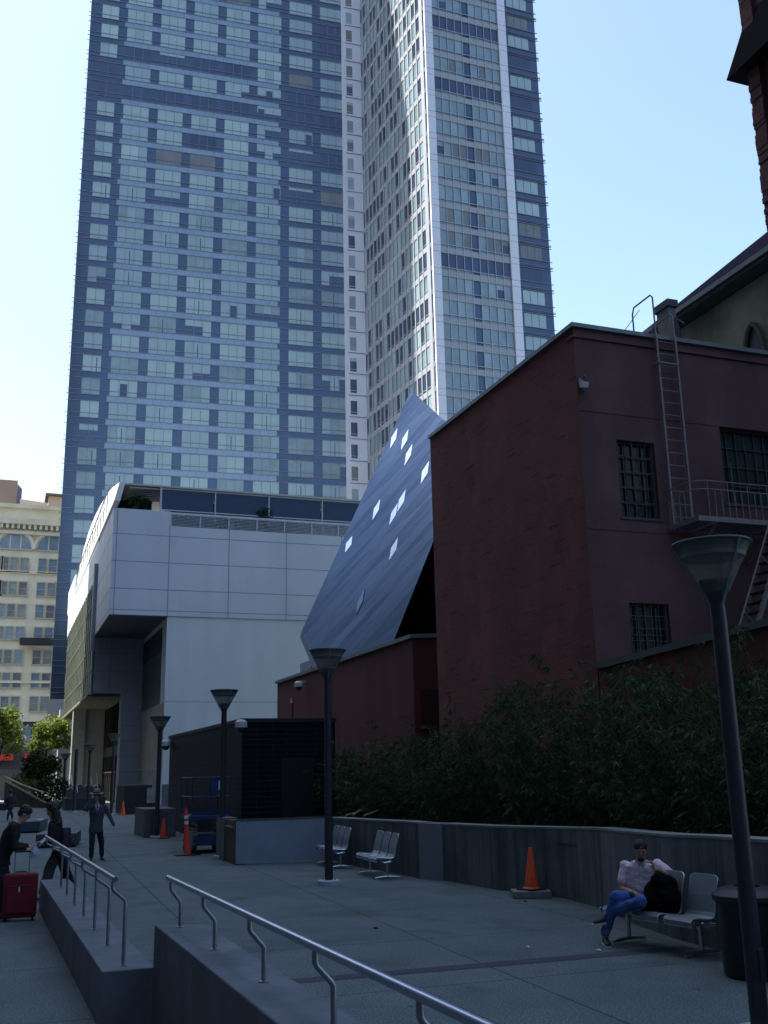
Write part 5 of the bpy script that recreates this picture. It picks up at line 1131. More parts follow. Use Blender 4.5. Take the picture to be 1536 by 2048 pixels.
# glass bay hanging over the lane
GX, GY1, GZ0, GZ1 = 6.33, 118.0, 8.30, 17.4
MB().box(GX,WX1,DY+1.003,GY1,GZ0,SZ+5).build('bay_body', mat('bay_core', (0.2,0.2,0.18), 0.7), wb)
gp = MB().box(GX-0.06,GX-0.003,DY+0.02,GY1,GZ0+0.1,GZ1).build('bay_glazing', glassg, wb)
gm = MB(); y = DY+0.05
while y < GY1: gm.box(GX-0.12,GX-0.063,y,y+0.07,GZ0+0.1,GZ1); y += 2.0
for z in (GZ0+0.1,10.1,11.9,13.7,15.5,GZ1-0.05): gm.box(GX-0.13,GX-0.123,DY+0.02,GY1,z,z+0.07)
gm.build('bay_mullions', mat('bay_mullion', (0.16,0.18,0.15), 0.5, 0.3), gp)
MB().box(GX-0.2,WX1,DY+1.003,GY1+0.1,GZ0-0.12,GZ0-0.003).build('bay_soffit', mat('bay_soffit', (0.10,0.09,0.07), 0.8), wb)
MB().box(GX-0.22,GX-0.0,DY-0.02,GY1+0.1,GZ0-0.003,GZ0+0.09).build('bay_edge', mat('edge_metal', (0.35,0.36,0.33), 0.5), wb)
fn = PX(185,1160,6.1); MB().box(6.0,6.28,DY-1.0,DY-0.5,11.5,18.3).build('vertical_fin', mat('fin_metal', (0.33,0.36,0.44), 0.5, 0.3), wb)
# upper lane wall beyond, and the bowed roof screen
MB().box(WX0,WX1+4,DY+0.003,GY1+2,GZ1+0.01,20.45).build('lane_wall', white_panel, wb)
prof = [(69.6,21.85),(71.5,22.2),(74.5,22.8),(78,23.35),(81.8,23.75),(86,24.2),(90.4,24.5),(97.1,24.65),(103.2,24.2),(108.5,23.4)]
w = MB()
for k in range(len(prof)-1):
    (ya_,za_),(yb_,zb_) = prof[k],prof[k+1]
    w.hexa([(WX0-0.05,ya_,20.5),(WX0-0.05,yb_,20.5),(WX0+0.35,yb_,20.5),(WX0+0.35,ya_,20.5)],[(WX0-0.05+0.3,ya_,za_),(WX0-0.05+0.3,yb_,zb_),(WX0+0.65,yb_,zb_),(WX0+0.65,ya_,za_)])
w.build('bowed_roof_screen', mat('white_screen', (0.7,0.71,0.7), 0.45, var=0.03), wb)
w = MB(); y = 75.0
while y < 107:
    w.box(WX0-0.075,WX0-0.03,y,y+0.09,20.9,22.6); y += 2.6
w.box(WX0-0.08,WX0-0.02,74,108,22.55,22.65); w.build('screen_slots', dark_m, wb)
MB().box(WX0+0.1,WX1+2,112,124,20.46,23.2).build('far_parapet', MATS['white_screen'], wb)
# roof canopy
cz0 = 21.88
MB().hexa([(WX0+0.3,70.15,cz0),(WXR,70.15,cz0),(WXR,80,cz0),(WX0+0.3,80,cz0)],[(WX0+0.5,70.15,cz0+0.12),(WXR,70.15,cz0+0.12),(WXR,80,cz0+0.14),(WX0+0.5,80,cz0+0.14)]).build('canopy_roof', mat('canopy_edge', (0.5,0.46,0.4), 0.6), wb)
w = MB()
for k in range(7): yk = 70.4+k*0.55; w.box(7.3,10.0,yk,yk+0.12,cz0-0.16,cz0-0.06)
w.build('canopy_louvres', mat('louvre_white', (0.5,0.52,0.53), 0.5), wb)
MB().box(WX0+0.45,9.4,74.5,74.6,TL+0.02,cz0-0.01).build('loggia_wall', mat('loggia_dark', (0.06,0.065,0.07), 0.8), wb)
# navy sun blinds under the canopy
SY = 70.3
tps = [(321,972),(430,979),(537,986),(643,993),(722,999)]
for k in range(4):
    pa, pb = PY(*tps[k],SY), PY(*tps[k+1],SY); zb_ = PY(tps[k][0]+8,1019+ (tps[k][0]-321)*0.075,SY).z
    bl = MB().box(pa.x+0.09,pb.x-0.09,SY,SY+0.05,20.32,21.74).build('sun_blind', mat('navy_blind', (0.035,0.06,0.115), 0.7, var=0.06, scale=0.8), wb)
    fr = MB(); fr.box(pa.x,pa.x+0.087,SY-0.05,SY+0.05,19.6,21.86).box(pa.x+0.09,pb.x,SY-0.02,SY+0.03,20.22,20.30).box(pa.x+0.09,pb.x,SY-0.02,SY+0.03,21.76,21.85); fr.build('blind_frame', mat('blind_frame', (0.5,0.53,0.58), 0.5), bl)
MB().box(9.42,9.55,SY-0.1,SY,TL-0.2,21.87).build('canopy_post', MATS['blind_frame'], wb)
w = MB()
for k in range(60):
    xk = 10.4+k*0.35
    if xk < 30: w.box(xk,xk+0.16,WY+0.1,WY+0.9,19.98,20.04)
w.box(10.2,30,WY+0.05,WY+0.099,19.95,20.07); w.build('terrace_sunshade', mat('sunshade', (0.55,0.58,0.62), 0.5), wb)
# terrace railing
w = MB()
for k in range(8): z = TR+0.06+k*0.105; w.box(10.2,30,WY+0.02,WY+0.045,z,z+0.035)
w.box(10.2,30,WY-0.01,WY+0.06,19.9,19.945)
for xk in [10.2,12.25,14.3,16.35,18.4,20.45,22.5,24.55]: w.box(xk-0.04,xk+0.04,WY-0.02,WY+0.018,TR+0.004,19.96)
w.build('terrace_railing', mat('terrace_rail', (0.5,0.54,0.6), 0.45), wb)
MB().box(10.2,30,WY+3.4,WY+3.5,TR+0.01,21.8).build('terrace_back_wall', mat('terrace_wall', (0.16,0.21,0.3), 0.3), wb)
MB().box(20.6,23.3,WY+3.2,WY+3.38,TR+0.01,19.75).build('lit_terrace_glazing', mat('lit_glazing', (0.75,0.78,0.6), 0.4, emit=0.35), wb)
for xk in (14.9,17.5,21.1,21.9,22.7):
    t = thing('terrace_chair', (xk,71.6,TR), {14.9:'pale chair on the roof terrace nearest its left end',17.5:'dark chair near the middle of the roof terrace',21.1:'white chair left of the lit terrace glazing',21.9:'white chair in front of the lit terrace glazing',22.7:'rightmost white chair on the roof terrace'}[xk], 'chair', 'chairs on the roof terrace')
    cmx = MATS['cam_white'] if xk > 20 or xk < 15 else black_m
    MB().box(xk-0.2,xk+0.2,71.4,71.8,TR+0.42,TR+0.46).build('seat', cmx, t); MB().box(xk-0.2,xk+0.2,71.8,71.84,TR+0.46,TR+0.95).build('backrest', cmx, t)
    for dx_ in (-0.17,0.15):
        for dy_ in (0.02,0.38): MB().box(xk+dx_,xk+dx_+0.03,71.4+dy_-0.02,71.4+dy_+0.01,TR,TR+0.418).build('leg', cmx, t)
def bushlet(px_, py_, Y, r, lab):
    p = PY(px_,py_,Y); t = thing('terrace_shrub', (p.x,p.y,p.z-r), lab, 'shrub', 'potted shrubs on the white building roof'); lv = MB(); random.seed(int(px_))
    for k in range(700):
        d = Vector((random.gauss(0,1),random.gauss(0,1),random.gauss(0,1))).normalized()*rnd(0.5,1.05)
        leafquad(lv, p+Vector((d.x*r*1.25,d.y*r,d.z*r)), Vector((rnd(-1,1),rnd(-1,1),rnd(-1,1))), r*0.3, r*0.1, False)
    lv.build('foliage', dark_l, t); MB().lathe([(0,0),(r*0.35,0),(r*0.45,r*0.5),(0,r*0.5)],(p.x,p.y,p.z-r*1.4),10).build('pot', dark_m, t)
bushlet(528,1030,70.5,0.52,'round potted shrub above the terrace railing, middle of the roof')
bushlet(270,1003,70.6,0.42,'low spreading shrub under the dark canopy corner, left side')
bushlet(290,1007,70.9,0.36,'small spreading shrub right beside the one under the canopy corner')
bushlet(445,1045,71.2,0.4,'dark shrub behind the terrace railing, left of the round one')
# lane arcade below the bay
arc = MB(); ax = PXL+0.6
MB().box(ax,ax+0.1,DY+1.61,GY1,0,GZ0-0.125).build('arcade_glazing', mat('arcade_glass', (0.05,0.055,0.04), 0.1, 0.2, var=0.5, scale=0.5), wb)
w = MB(); y = DY+1.7
while y < GY1: w.box(ax-0.1,ax-0.003,y,y+0.1,0,GZ0-0.13); y += 1.6
w.box(ax-0.14,ax-0.104,DY+1.61,GY1,3.8,4.6).box(ax-0.14,ax-0.104,DY+1.61,GY1,2.4,2.5); w.build('arcade_mullions', mat('arcade_mullion', (0.035,0.033,0.03), 0.6), wb)
MB().box(6.2,7.3,100,101.5,0,GZ0-0.125).box(7.301,ax-0.15,100.4,101.2,0,GZ0-0.13).build('arcade_pier', mat('arcade_pier', (0.22,0.23,0.22), 0.8), wb)
MB().box(5.9,7.0,118.2,120,0,GZ0+1).build('end_pier', pan, wb)

# ------------------------------------------------------------------ the tower
tw = thing('glass_tower', (30,125,0), 'tall glass and white hotel tower filling the upper sky', 'skyscraper')
navy = mat('navy_glass', (0.057,0.088,0.142), 0.12, 0.35, var=0.12, scale=0.12)
navy2 = mat('deep_navy_glass', (0.048,0.070,0.118), 0.14, 0.3, var=0.2, scale=0.1)
spand = mat('pale_spandrel_glass', (0.20,0.28,0.37), 0.25, 0.2, var=0.1, scale=0.3)
blinds = [mat('blind_glass_%d' % k, c, 0.3, 0.0, var=0.06, scale=0.5, coat=0.4) for k, c in enumerate([(0.26,0.37,0.39),(0.31,0.43,0.44),(0.22,0.32,0.36),(0.36,0.50,0.53)])]
brownw = mat('brown_window', (0.13,0.14,0.14), 0.25, var=0.2, scale=0.5, coat=0.4)
tealw = mat('teal_blind', (0.17,0.25,0.28), 0.3, var=0.2, scale=0.6, coat=0.4)
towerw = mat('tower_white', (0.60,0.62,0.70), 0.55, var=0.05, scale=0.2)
shadedw = mat('tower_white_shaded', (0.28,0.30,0.33), 0.6, var=0.06, scale=0.2)  # darker copy of the tower white, the side wall's shade is in the colour
mull = mat('tower_mullion', (0.14,0.17,0.24), 0.4, 0.4)
finm = mat('tower_fin', (0.20,0.22,0.30), 0.35, 0.4)
slots = [navy, navy2, spand]+blinds+[brownw, tealw, mull]
B0, B1, B2_, B3 = 3,4,5,6; BR, TE, MU = 7,8,9
PL0 = Vector((5.23,130.0)); AZ = 94.5; uL = Vector((math.sin(R(AZ)), math.cos(R(AZ)))); nL = Vector((-uL.y*-1, 0))
nL = Vector((uL.y, -uL.x))   # outward, towards the viewer
if nL.y > 0: nL = -nL
PA = Vector((42.08,127.1)); PB = Vector((45.09,126.86)); PC = Vector((46.67,105.83)); TOP = 165.0
x_f = [47.78,57.66,58.83,63.6]; YF = 105.8
FH = 3.2; ZR = 85.15-26*FH   # floor datum (spandrel centre line)
def LF(s, z, o=0.0): q = PL0+uL*s+nL*o; return (q.x, q.y, z)
body = MB(); foot = [PL0+Vector((0.0,0)), PA, PB, PC, Vector((x_f[3],YF)), Vector((70,150)), Vector((22,160))]
body.prism([(q.x,q.y) for q in foot], 11.2, TOP)
body.build('glass_curtain_wall', navy, tw)
bs = MB(); bs.prism([(4.2,129.2),(46.5,104.9),(64.5,104.9),(71,151),(22,161)][:0] or [(5.0,129.7),(45.5,126.2),(46.5,105.2),(64.2,105.2),(71,151),(22,161)], 0, 11.19)
bs.build('stone_base', mat('tower_base_stone', (0.33,0.35,0.38), 0.7, var=0.1, scale=0.3), tw)
wins = []    # each: list of (pts, slot) and a centre
random.seed(42)
def q4(s0, s1, z0, z1, o, si): return ([LF(s0,z0,o),LF(s1,z0,o),LF(s1,z1,o),LF(s0,z1,o)], si)
LEN = (PA-PL0).length; m_ = 1.1875
fins = MB(); sp = MB(); flo = range(3,47)
spd = MB()
for f in flo:
    zc_ = ZR+f*FH; z0 = zc_+0.47; z1 = zc_+FH-0.47         # window from above the spandrel to below the next
    rowdark = f in (34,35) or f == 40 or f in (27,)
    for zf, t_ in ((zc_+0.42,0.05),(zc_+1.05,0.05),(zc_-0.47,0.05)):
        fins.hexa([LF(-0.28,zf,0.0),LF(LEN,zf,0.0),LF(LEN,zf,0.10),LF(-0.28,zf,0.10)],[LF(-0.28,zf+t_,0.0),LF(LEN,zf+t_,0.0),LF(LEN,zf+t_,0.10),LF(-0.28,zf+t_,0.10)])
    s_a = 1.56+2*m_+0.9; s_b = LEN-2*4*m_-0.1+ (0 if f > 8 else 4)
    n = int(round((s_b-s_a)/m_))
    for k in range(n):
        a = s_a+k*(s_b-s_a)/n; b_ = s_a+(k+1)*(s_b-s_a)/n-0.03
        sp.face(*[[LF(a,zc_-0.36,0.02),LF(b_,zc_-0.36,0.02),LF(b_,zc_+0.44,0.02),LF(a,zc_+0.44,0.02)]])
    groups = [(1.56,2)]+[(1.56+2*m_+m_*(1+4*k),3) for k in range(7)]
    run = 0
    for gi, (s, cnt) in enumerate(groups):
        prev = run
        r_ = random.random(); high = f > 24
        pd = (0.10 if high else 0.015)+(0.22 if (gi >= 6 and high) else 0)+ (0.75 if f in (41,) and gi >= 1 else 0)+(0.55 if f in (31,) and 1<=gi<=5 else 0)+(0.5 if f==29 else 0)+(0.4 if f==27 else 0)
        F = []
        base = random.choice([B0,B0,B0,B1,B2_]) if high else random.choice([B0,B2_,B2_,TE,B0])
        if f in (37,) : base = B3
        if f in (38,) and gi < 5: base = B1
        if r_ < pd:
            if random.random() < 0.25: F.append(q4(s,s+cnt*m_-0.02,z1-0.45,z1,0.03,base))
            else: F.append(q4(s,s+cnt*m_-0.02,z0,z1,0.03,1))
        elif r_ < pd+0.05 and high: F.append(q4(s,s+cnt*m_-0.02,z0,z1,0.03,BR))
        else:
            half = random.random() < 0.10; hl = rnd(0.3,0.75)
            gap = (not high and random.random() < 0.35)
            for k in range(cnt):
                zz0 = z0+(z1-z0)*(hl if random.random() < 0.8 else 0.0) if half else z0
                a, b_ = s+k*m_+0.035, s+(k+1)*m_-0.035
                F.append(q4(a,b_,zz0,z1,0.03,base if random.random() < 0.93 else B2_))
                if gap and k == 1: F.append(q4(a+0.5,a+0.62,z0,z1-0.3,0.035,0))
                if random.random() < 0.02: F.append(q4(a+0.1,b_-0.1,z0,z1-0.5,0.036,1))
        for k in range(1,cnt): F.append(q4(s+k*m_-0.03,s+k*m_+0.03,z0,z1,0.04,MU))
        wins.append((F, LF(s+cnt*m_/2,(z0+z1)/2), cnt*m_*(z1-z0)))
    # narrow windows in the white strip
    zb = z0-0.1
fin_o = fins.build('floor_fins', finm, tw)
sp.build('pale_spandrels', spand, tw)
# white strip between the facades
uS = (PB-PA).normalized(); nS = Vector((uS.y,-uS.x)); nS = nS if nS.y < 0 else -nS
def SF(s, z, o=0.0): q = PA+uS*s+nS*o; return (q.x,q.y,z)
ws = MB(); LS = (PB-PA).length; ws.hexa([SF(0,11.2,0.0),SF(LS,11.2,0.0),SF(LS,11.2,0.35),SF(0,11.2,0.35)],[SF(0,TOP,0.0),SF(LS,TOP,0.0),SF(LS,TOP,0.35),SF(0,TOP,0.35)])
ws.build('white_strip', towerw, tw)
pj = MB()
for f in flo:
    zc_ = ZR+f*FH
    F = [([SF(0.68,zc_+0.3,0.36),SF(1.62,zc_+0.3,0.36),SF(1.62,zc_+2.3,0.36),SF(0.68,zc_+2.3,0.36)], random.choice([0,1,BR,TE,TE,B2_])),
         ([SF(0.68,zc_+0.6,0.37),SF(1.62,zc_+0.6,0.37),SF(1.62,zc_+0.66,0.37),SF(0.68,zc_+0.66,0.37)], B3)]
    if random.random() < 0.35: F.append(([SF(0.7,zc_+1.8,0.375),SF(1.6,zc_+1.8,0.375),SF(1.6,zc_+2.28,0.375),SF(0.7,zc_+2.28,0.375)], B0))
    wins.append((F, SF(1.1,zc_+1.3,0.4), 1.9))
    MB().hexa([SF(0.5,zc_-0.1,0.36),SF(LS,zc_-0.1,0.36),SF(LS,zc_-0.1,0.42),SF(0.5,zc_-0.1,0.42)],[SF(0.5,zc_-0.03,0.36),SF(LS,zc_-0.03,0.36),SF(LS,zc_-0.03,0.42),SF(0.5,zc_-0.03,0.42)]).build('strip_ledge', MATS['tower_mullion'], tw)
# side wall towards the lane: piers, spandrels and windows
uW = (PC-PB).normalized(); nW = Vector((uW.y,-uW.x)); nW = nW if nW.x < 0 else -nW; LW = (PC-PB).length
def WF(s, z, o=0.0): q = PB+uW*s+nW*o; return (q.x,q.y,z)
ncol = 16; pitch = (LW-1.0)/ncol
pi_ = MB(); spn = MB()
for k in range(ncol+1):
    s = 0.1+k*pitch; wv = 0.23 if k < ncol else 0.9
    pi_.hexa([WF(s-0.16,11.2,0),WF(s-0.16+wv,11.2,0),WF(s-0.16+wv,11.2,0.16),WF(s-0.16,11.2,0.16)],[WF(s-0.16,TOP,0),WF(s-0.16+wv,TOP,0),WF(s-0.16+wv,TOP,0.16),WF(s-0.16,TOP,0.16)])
pi_.build('side_piers', shadedw, tw)
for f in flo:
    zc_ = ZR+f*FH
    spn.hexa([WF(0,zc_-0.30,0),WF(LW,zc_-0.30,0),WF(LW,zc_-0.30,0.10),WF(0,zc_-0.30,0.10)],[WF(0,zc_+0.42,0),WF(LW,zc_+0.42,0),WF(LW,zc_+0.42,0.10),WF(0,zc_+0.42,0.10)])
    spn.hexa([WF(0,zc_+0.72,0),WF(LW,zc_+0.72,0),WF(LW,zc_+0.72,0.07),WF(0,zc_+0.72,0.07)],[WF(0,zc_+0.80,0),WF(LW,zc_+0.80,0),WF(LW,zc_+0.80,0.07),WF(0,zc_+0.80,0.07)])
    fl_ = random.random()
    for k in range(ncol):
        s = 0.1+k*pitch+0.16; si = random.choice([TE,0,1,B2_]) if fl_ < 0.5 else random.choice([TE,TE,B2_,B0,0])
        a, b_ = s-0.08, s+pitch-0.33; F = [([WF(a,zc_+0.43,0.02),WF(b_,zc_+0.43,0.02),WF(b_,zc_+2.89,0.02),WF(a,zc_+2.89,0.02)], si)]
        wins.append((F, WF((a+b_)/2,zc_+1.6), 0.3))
spn.build('side_spandrels', shadedw, tw)
# front of the right wing
Z0F, FP = 81.98-26*3.21, 3.21
pl = MB()
def pil(x0_, x1_): pl.box(x0_,x1_,YF-0.35,YF+0.2,11.2,TOP)
pil(46.68,x_f[0]); pil(x_f[1],x_f[2]); pl.build('front_piers', towerw, tw)
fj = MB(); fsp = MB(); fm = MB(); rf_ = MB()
for f in range(2,46):
    zt_ = Z0F+f*FP
    for dz in (0.0,-0.85): fj.box(46.69,x_f[0]-0.003,YF-0.355,YF-0.351,zt_+dz,zt_+dz+0.05); fj.box(x_f[1]+0.003,x_f[2]-0.003,YF-0.355,YF-0.351,zt_+dz,zt_+dz+0.05)
    fsp.box(x_f[0]+0.01,x_f[1]-0.01,YF-0.12,YF-0.001,zt_-0.80,zt_)
    fm.box(x_f[0]+0.01,x_f[1]-0.01,YF-0.16,YF-0.03,zt_+0.38,zt_+0.45)
    lw_ = (x_f[1]-x_f[0])/9; st_ = random.random()
    if f in (31,28): st_ = 0.95
    for (i0_, i1_) in ((0,4),(5,9)):
        F = []
        for i in range(i0_,i1_):
            si = (random.choice([B2_,TE,TE]) if st_ < 0.55 else random.choice([TE,BR,TE]) if st_ < 0.85 else 1)
            a = x_f[0]+i*lw_+0.05; b_ = a+lw_-0.1
            F.append(([(a,YF-0.02,zt_+0.46),(b_,YF-0.02,zt_+0.46),(b_,YF-0.02,zt_+2.40),(a,YF-0.02,zt_+2.40)], si))
            F.append(([(a,YF-0.02,zt_+0.02),(b_,YF-0.02,zt_+0.02),(b_,YF-0.02,zt_+0.37),(a,YF-0.02,zt_+0.37)], TE))
            if random.random() < 0.04 and st_ < 0.8: F.append(([(a+0.1,YF-0.025,zt_+0.5),(b_,YF-0.025,zt_+0.5),(b_,YF-0.025,zt_+1.7),(a+0.1,YF-0.025,zt_+1.7)], 1))
        wins.append((F, (x_f[0]+(i0_+2)*lw_,YF,zt_+1.4), 4*lw_*2.3))
    # glass strip at the right
    for zf in (zt_+0.35,zt_-0.45,zt_-0.62,zt_-0.9): rf_.box(x_f[2]+0.01,x_f[3]+0.28,YF-0.12,YF,zf,zf+0.05)
    base = random.choice([B0,B0,B1,1,BR]); F = []
    for k in range(3):
        a = x_f[2]+0.45+k*1.07; F.append(([(a,YF-0.02,zt_+0.42),(a+1.0,YF-0.02,zt_+0.42),(a+1.0,YF-0.02,zt_+2.25),(a,YF-0.02,zt_+2.25)], base))
    wins.append((F, (x_f[2]+2,YF,zt_+1.4), 6.0))
for k in range(10):
    xk = x_f[0]+k*(x_f[1]-x_f[0])/9; fm.box(xk-0.035,xk+0.035,YF-0.2,YF-0.165,11.2,TOP)
fj.build('pier_joints', MATS['tower_mullion'], tw); fsp.build('front_spandrels', shadedw, tw); fm.build('front_mullions', mat('silver_mullion', (0.35,0.37,0.43), 0.35, 0.5), tw); rf_.build('floor_fins', finm, tw)
def score(w):
    x, y = proj(w[1])
    if not (-10 < x < 1546 and -10 < y < 2058): return -1
    # hidden behind the white building or red building
    if y > 975 and x < 730: return -1
    return w[2]/((Vector(w[1])-Vector((0,0,H))).length**2)
wins.sort(key=score, reverse=True)
for F, c, _ in wins[:97]:
    q = MB()
    for pts, si in F: q.face(pts, si)
    q.build('window', slots, tw)
q = MB()
for F, c, _ in wins[97:]:
    for pts, si in F: q.face(pts, si)
o = q.build('windows', slots, tw); o['kind'] = 'stuff'

# ------------------------------------------------------------------ cream building across the street
cr_m = mat('cream_terracotta', (0.74,0.67,0.49), 0.8, var=0.1, scale=0.4, streak=(0.15,(0.4,0.4,0.08)))
cb = thing('cream_building', (0,195,0), 'cream terracotta office building with arched top windows at the far left', 'building')
CYF = 190.0; cw = MB(); cw.box(-40,16,CYF,CYF+30,11.5,50.0); cw.build('facade', cr_m, cb)
MB().box(-40,16,CYF-0.02,CYF+30,0,11.49).build('ground_floor', mat('shopfront_dark', (0.05,0.055,0.06), 0.6, var=0.3, scale=0.5), cb)
co = MB()
co.box(-40,16,CYF-1.5,CYF-0.002,46.3,47.3).box(-40,16,CYF-0.8,CYF-0.003,44.6,45.2).box(-40,16,CYF-0.45,CYF-0.003,11.5,12.6).box(-40,16,CYF-0.35,CYF-0.003,37.5,38.0).box(-40,16,CYF-0.35,CYF-0.003,18.1,18.5).box(-40,16,CYF-0.6,CYF-0.003,49.5,50.2)
k = -14.0
while k < 14: co.box(k,k+0.45,CYF-1.3,CYF-0.804,45.5,46.29); k += 0.95
k = -14.0
while k < 14: co.box(k,k+0.18,CYF-0.7,CYF-0.004,45.22,45.45); k += 0.42
co.build('cornice', cr_m, cb)
wglass = [mat('office_glass_a', (0.16,0.22,0.28), 0.15, var=0.3, scale=0.6, coat=0.3), mat('office_glass_b', (0.22,0.26,0.24), 0.2, var=0.3, scale=0.6), mat('office_glass_c', (0.13,0.13,0.14), 0.15, var=0.5, scale=0.8)]
frm = mat('cream_frame', (0.42,0.40,0.30), 0.6)
rows = [(1117,1144),(1165,1191),(1210,1235),(1255,1279),(1301,1328),(1347,1375),(1394,1422)]
random.seed(9)
cols_hi = [(-14,4),(1,15),(20,34),(40,55),(76,91),(97,112)]
for ri, (yt, yb_) in enumerate(rows):
    zt_, zb_ = PY(50,yt,CYF).z, PY(50,yb_,CYF).z
    for ci, (a, b_) in enumerate(cols_hi+[(117,131),(137,150)]):
        xa_, xb_ = PY(a,1150,CYF).x, PY(b_,1150,CYF).x
        if ri >= 3 and ci == 0: continue
        wn = MB().face([(xa_,CYF-0.02,zb_),(xb_,CYF-0.02,zb_),(xb_,CYF-0.02,zt_),(xa_,CYF-0.02,zt_)]).build('window', random.choice(wglass), cb)
        fr = MB(); fr.box(xa_-0.12,xa_,CYF-0.2,CYF-0.003,zb_,zt_).box(xb_,xb_+0.12,CYF-0.2,CYF-0.003,zb_,zt_).box(xa_-0.12,xb_+0.12,CYF-0.2,CYF-0.003,zt_+0.003,zt_+0.18)
        fr.box(xa_+0.003,xb_-0.003,CYF-0.12,CYF-0.03,(zt_+zb_)/2-0.05,(zt_+zb_)/2+0.05); fr.build('frame', frm, wn)
        MB().box(xa_-0.2,xb_+0.2,CYF-0.35,CYF-0.003,zb_-0.2,zb_-0.003).build('sill', frm, wn)
# arched windows of the top floor
for (pc, rw_) in ((31,28),(108,28)):
    cxx = PY(pc,1085,CYF).x; rr_ = 2.9; zc_ = PY(50,1098,CYF).z
    arch = MB(); arch.tube([(cxx+3.3*math.cos(a), CYF-0.15, zc_+3.3*math.sin(a)) for a in [math.pi*k/16 for k in range(17)]], 0.32, 6); arch.build('arch_moulding', cr_m, cb, True)
    for (s0, s1) in ((-1,-0.36),(-0.28,0.28),(0.36,1)):
        P = [(cxx+s0*rr_*0.97,CYF-0.03,zc_),(cxx+s1*rr_*0.97,CYF-0.03,zc_)]
        for k in range(7):
            s = s1+(s0-s1)*k/6; P.append((cxx+s*rr_*0.97,CYF-0.03,zc_+rr_*math.sqrt(max(0.0,1-s*s))*0.97+0.001*k))
        P2 = []
        for p in P:
            if not P2 or (Vector(p)-Vector(P2[-1])).length > 0.02: P2.append(p)
        MB().face(P2).build('window', wglass[0], cb)
    MB().box(cxx-3,cxx+3,CYF-0.3,CYF-0.003,zc_-0.35,zc_-0.03).build('sill', frm, cb)
a = PY(40,1277,188.5); b_ = PY(106,1290,188.5)
MB().box(a.x,b_.x,187.8,CYF-0.36,b_.z,a.z+0.1).build('dark_balcony', mat('dark_balcony', (0.02,0.02,0.022), 0.7), cb)
for (x0_, x1_, lab) in ((-3,2.2,1),(4,6.3,2)):
    MB().hexa([(x0_,CYF-1.6,5.0),(x1_,CYF-1.6,5.0),(x1_,CYF-0.03,5.0),(x0_,CYF-0.03,5.0)],[(x0_,CYF-1.5,5.4),(x1_,CYF-1.5,5.4),(x1_,CYF-0.03,6.1),(x0_,CYF-0.03,6.1)]).build('red_awning', mat('red_awning', (0.5,0.03,0.01), 0.7), cb)
for k in range(5):
    xk = -1.5+k*2.3; MB().box(xk,xk+1.7,CYF-0.06,CYF-0.023,7.3,10.8).build('shop_window', wglass[k%2], cb)
# buildings beyond it
a = PY(-60,958,225); b_ = PY(33,1005,225)
t = thing('brown_building', (-5,226,0), 'plain brown rooftop block behind the cream cornice', 'building'); MB().box(a.x,b_.x,225,240,0,PY(20,960,225).z).build('walls', mat('brown_render', (0.15,0.12,0.11), 0.9, scale=0.3), t)
MB().prism([(b_.x+0.01,226),(PY(44,985,230).x,231),(PY(44,985,230).x,240),(b_.x+0.01,240)],0,[PY(33,968,226).z,PY(44,978,231).z,PY(44,978,231).z,PY(33,968,226).z]).build('side_wing', mat('purple_grey', (0.11,0.09,0.13), 0.9), t)
a = PY(40,1000,222); b_ = PY(95,1000,222)
t = thing('low_roof_building', (0,223,0), 'low brownish sloping rooftop just above the cream cornice', 'building')
MB().hexa([(a.x,222,0),(b_.x,222,0),(b_.x,235,0),(a.x,235,0)],[(a.x,222,PY(42,998,222).z),(b_.x,222,PY(95,1006,222).z),(b_.x,235,PY(95,1006,222).z),(a.x,235,PY(42,998,222).z)]).build('walls', mat('warm_roof', (0.3,0.25,0.22), 0.9), t)
a = PY(97,1000,235); b_ = PY(126,1000,235)
t = thing('orange_penthouse', (6,236,0), 'small pale orange penthouse with a flat dark roof beside the tower edge', 'building')
MB().box(a.x,b_.x,235,245,0,PY(110,993,235).z).build('walls', mat('peach_wall', (0.55,0.42,0.3), 0.9), t)
MB().box(a.x-0.7,b_.x,234,245,PY(110,993,235).z+0.003,PY(110,989,235).z).build('roof', mat('brown_roof', (0.12,0.1,0.09), 0.8), t)

# ------------------------------------------------------------------ neighbouring hotel left of the lane (shades the plaza)
t = thing('neighbour_tower', (-35,20,0), 'tall grey hotel block on the left side of the lane, outside the picture', 'building')
MB().box(-60,-17,-70,78,0,175).build('walls', mat('neighbour_wall', (0.16,0.16,0.165), 0.7), t)
MB().box(-60,-17,78.01,102,0,65).build('shade_annex', mat('neighbour_wall', (0,0,0)), t)  # unseen annex, added and sized so its shadow stops below the roof screen
t = thing('rear_block', (20,-55,0), 'broad mid-rise block across the street behind the photographer, outside the picture', 'building')
MB().box(-16,70,-90,-45,0,42).build('walls', mat('neighbour_wall', (0,0,0)), t)  # stands for the buildings across the street, added to cut skylight on the plaza
t = thing('lane_shade_block', (-20,125,0), 'low unseen block added left of the far lane to shade its ground', 'building')
MB().box(-45,-6,102.5,150,0,20).build('walls', mat('neighbour_wall', (0,0,0)), t)  # unseen block, added only to keep sun off the far paving
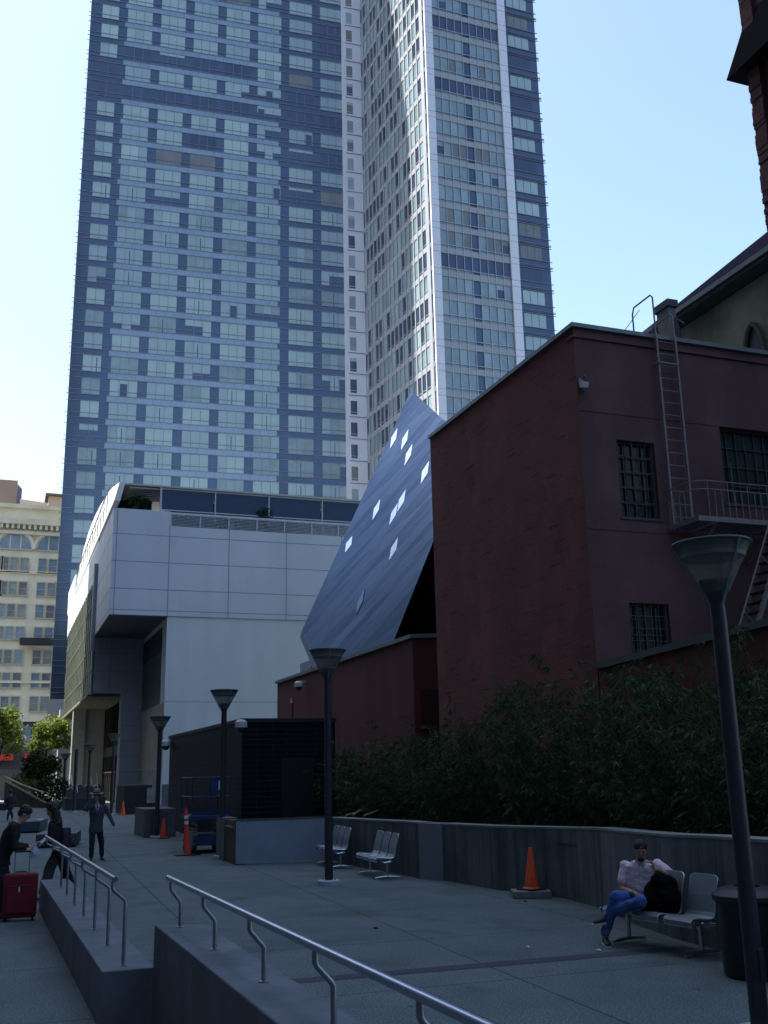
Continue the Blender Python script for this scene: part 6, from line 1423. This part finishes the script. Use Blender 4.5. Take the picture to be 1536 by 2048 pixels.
# small litter and fallen leaves on the paving
random.seed(77)
for (x, y, lab, mm) in [(6.35,12.2,'tiny scrap of white paper on the paving left of the bench','paper'),(7.0,11.6,'small pale crumb of litter beside the dark paving strip','paper'),(8.45,16.2,'dry curled leaf near the concrete slab of the cone','dry_leaf'),(5.2,14.6,'dry leaf lying alone in the middle of the plaza','dry_leaf'),(2.9,9.4,'dry leaf right of the tall foreground ledge','dry_leaf')]:
    a = rnd(0,6.28); d = Vector((math.cos(a),math.sin(a))); n_ = Vector((-d.y,d.x)); c = Vector((x,y)); b = MB(); w_ = 0.03
    P = [c-d*0.05, c+n_*w_, c+d*0.05, c-n_*w_]
    b.hexa([(p.x,p.y,0.006) for p in P],[(p.x*0.98+c.x*0.02,p.y*0.98+c.y*0.02,0.016+0.012*(k%2)) for k, p in enumerate(P)])
    o = b.build('paper_scrap' if mm == 'paper' else 'fallen_leaf', mat('paper', (0.7,0.7,0.66)) if mm == 'paper' else mat('dry_leaf', (0.12,0.07,0.03), 0.8)); tag(o, lab, 'litter' if mm == 'paper' else 'leaf')

# ------------------------------------------------------------------ light
SUN_EL, SUN_AZ = R(60), math.atan2(-0.907, 0.42)   # azimuth from +Y towards +X
sd = Vector((math.sin(SUN_AZ)*math.cos(SUN_EL), math.cos(SUN_AZ)*math.cos(SUN_EL), math.sin(SUN_EL)))
sl = bpy.data.lights.new('sun', 'SUN'); sl.energy = 5.0; sl.angle = R(0.5); sl.color = (1.0,0.95,0.86)
so = bpy.data.objects.new('sun', sl); C.objects.link(so); so.rotation_euler = (-sd).to_track_quat('-Z','Y').to_euler()
wd = bpy.data.worlds.new('World'); sc.world = wd; wd.use_nodes = True; nt = wd.node_tree
sky = nt.nodes.new('ShaderNodeTexSky'); sky.sky_type = 'NISHITA'; sky.sun_disc = False; sky.sun_elevation = SUN_EL; sky.sun_rotation = SUN_AZ
sky.air_density = 1.0; sky.dust_density = 1.7; sky.ozone_density = 1.0; sky.altitude = 0
nt.links.new(sky.outputs[0], nt.nodes['Background'].inputs['Color']); nt.nodes['Background'].inputs['Strength'].default_value = 0.15
sc.render.engine = 'CYCLES'
sc.view_settings.view_transform = 'Standard'; sc.view_settings.look = 'None'; sc.view_settings.exposure = 1.4; sc.view_settings.gamma = 1
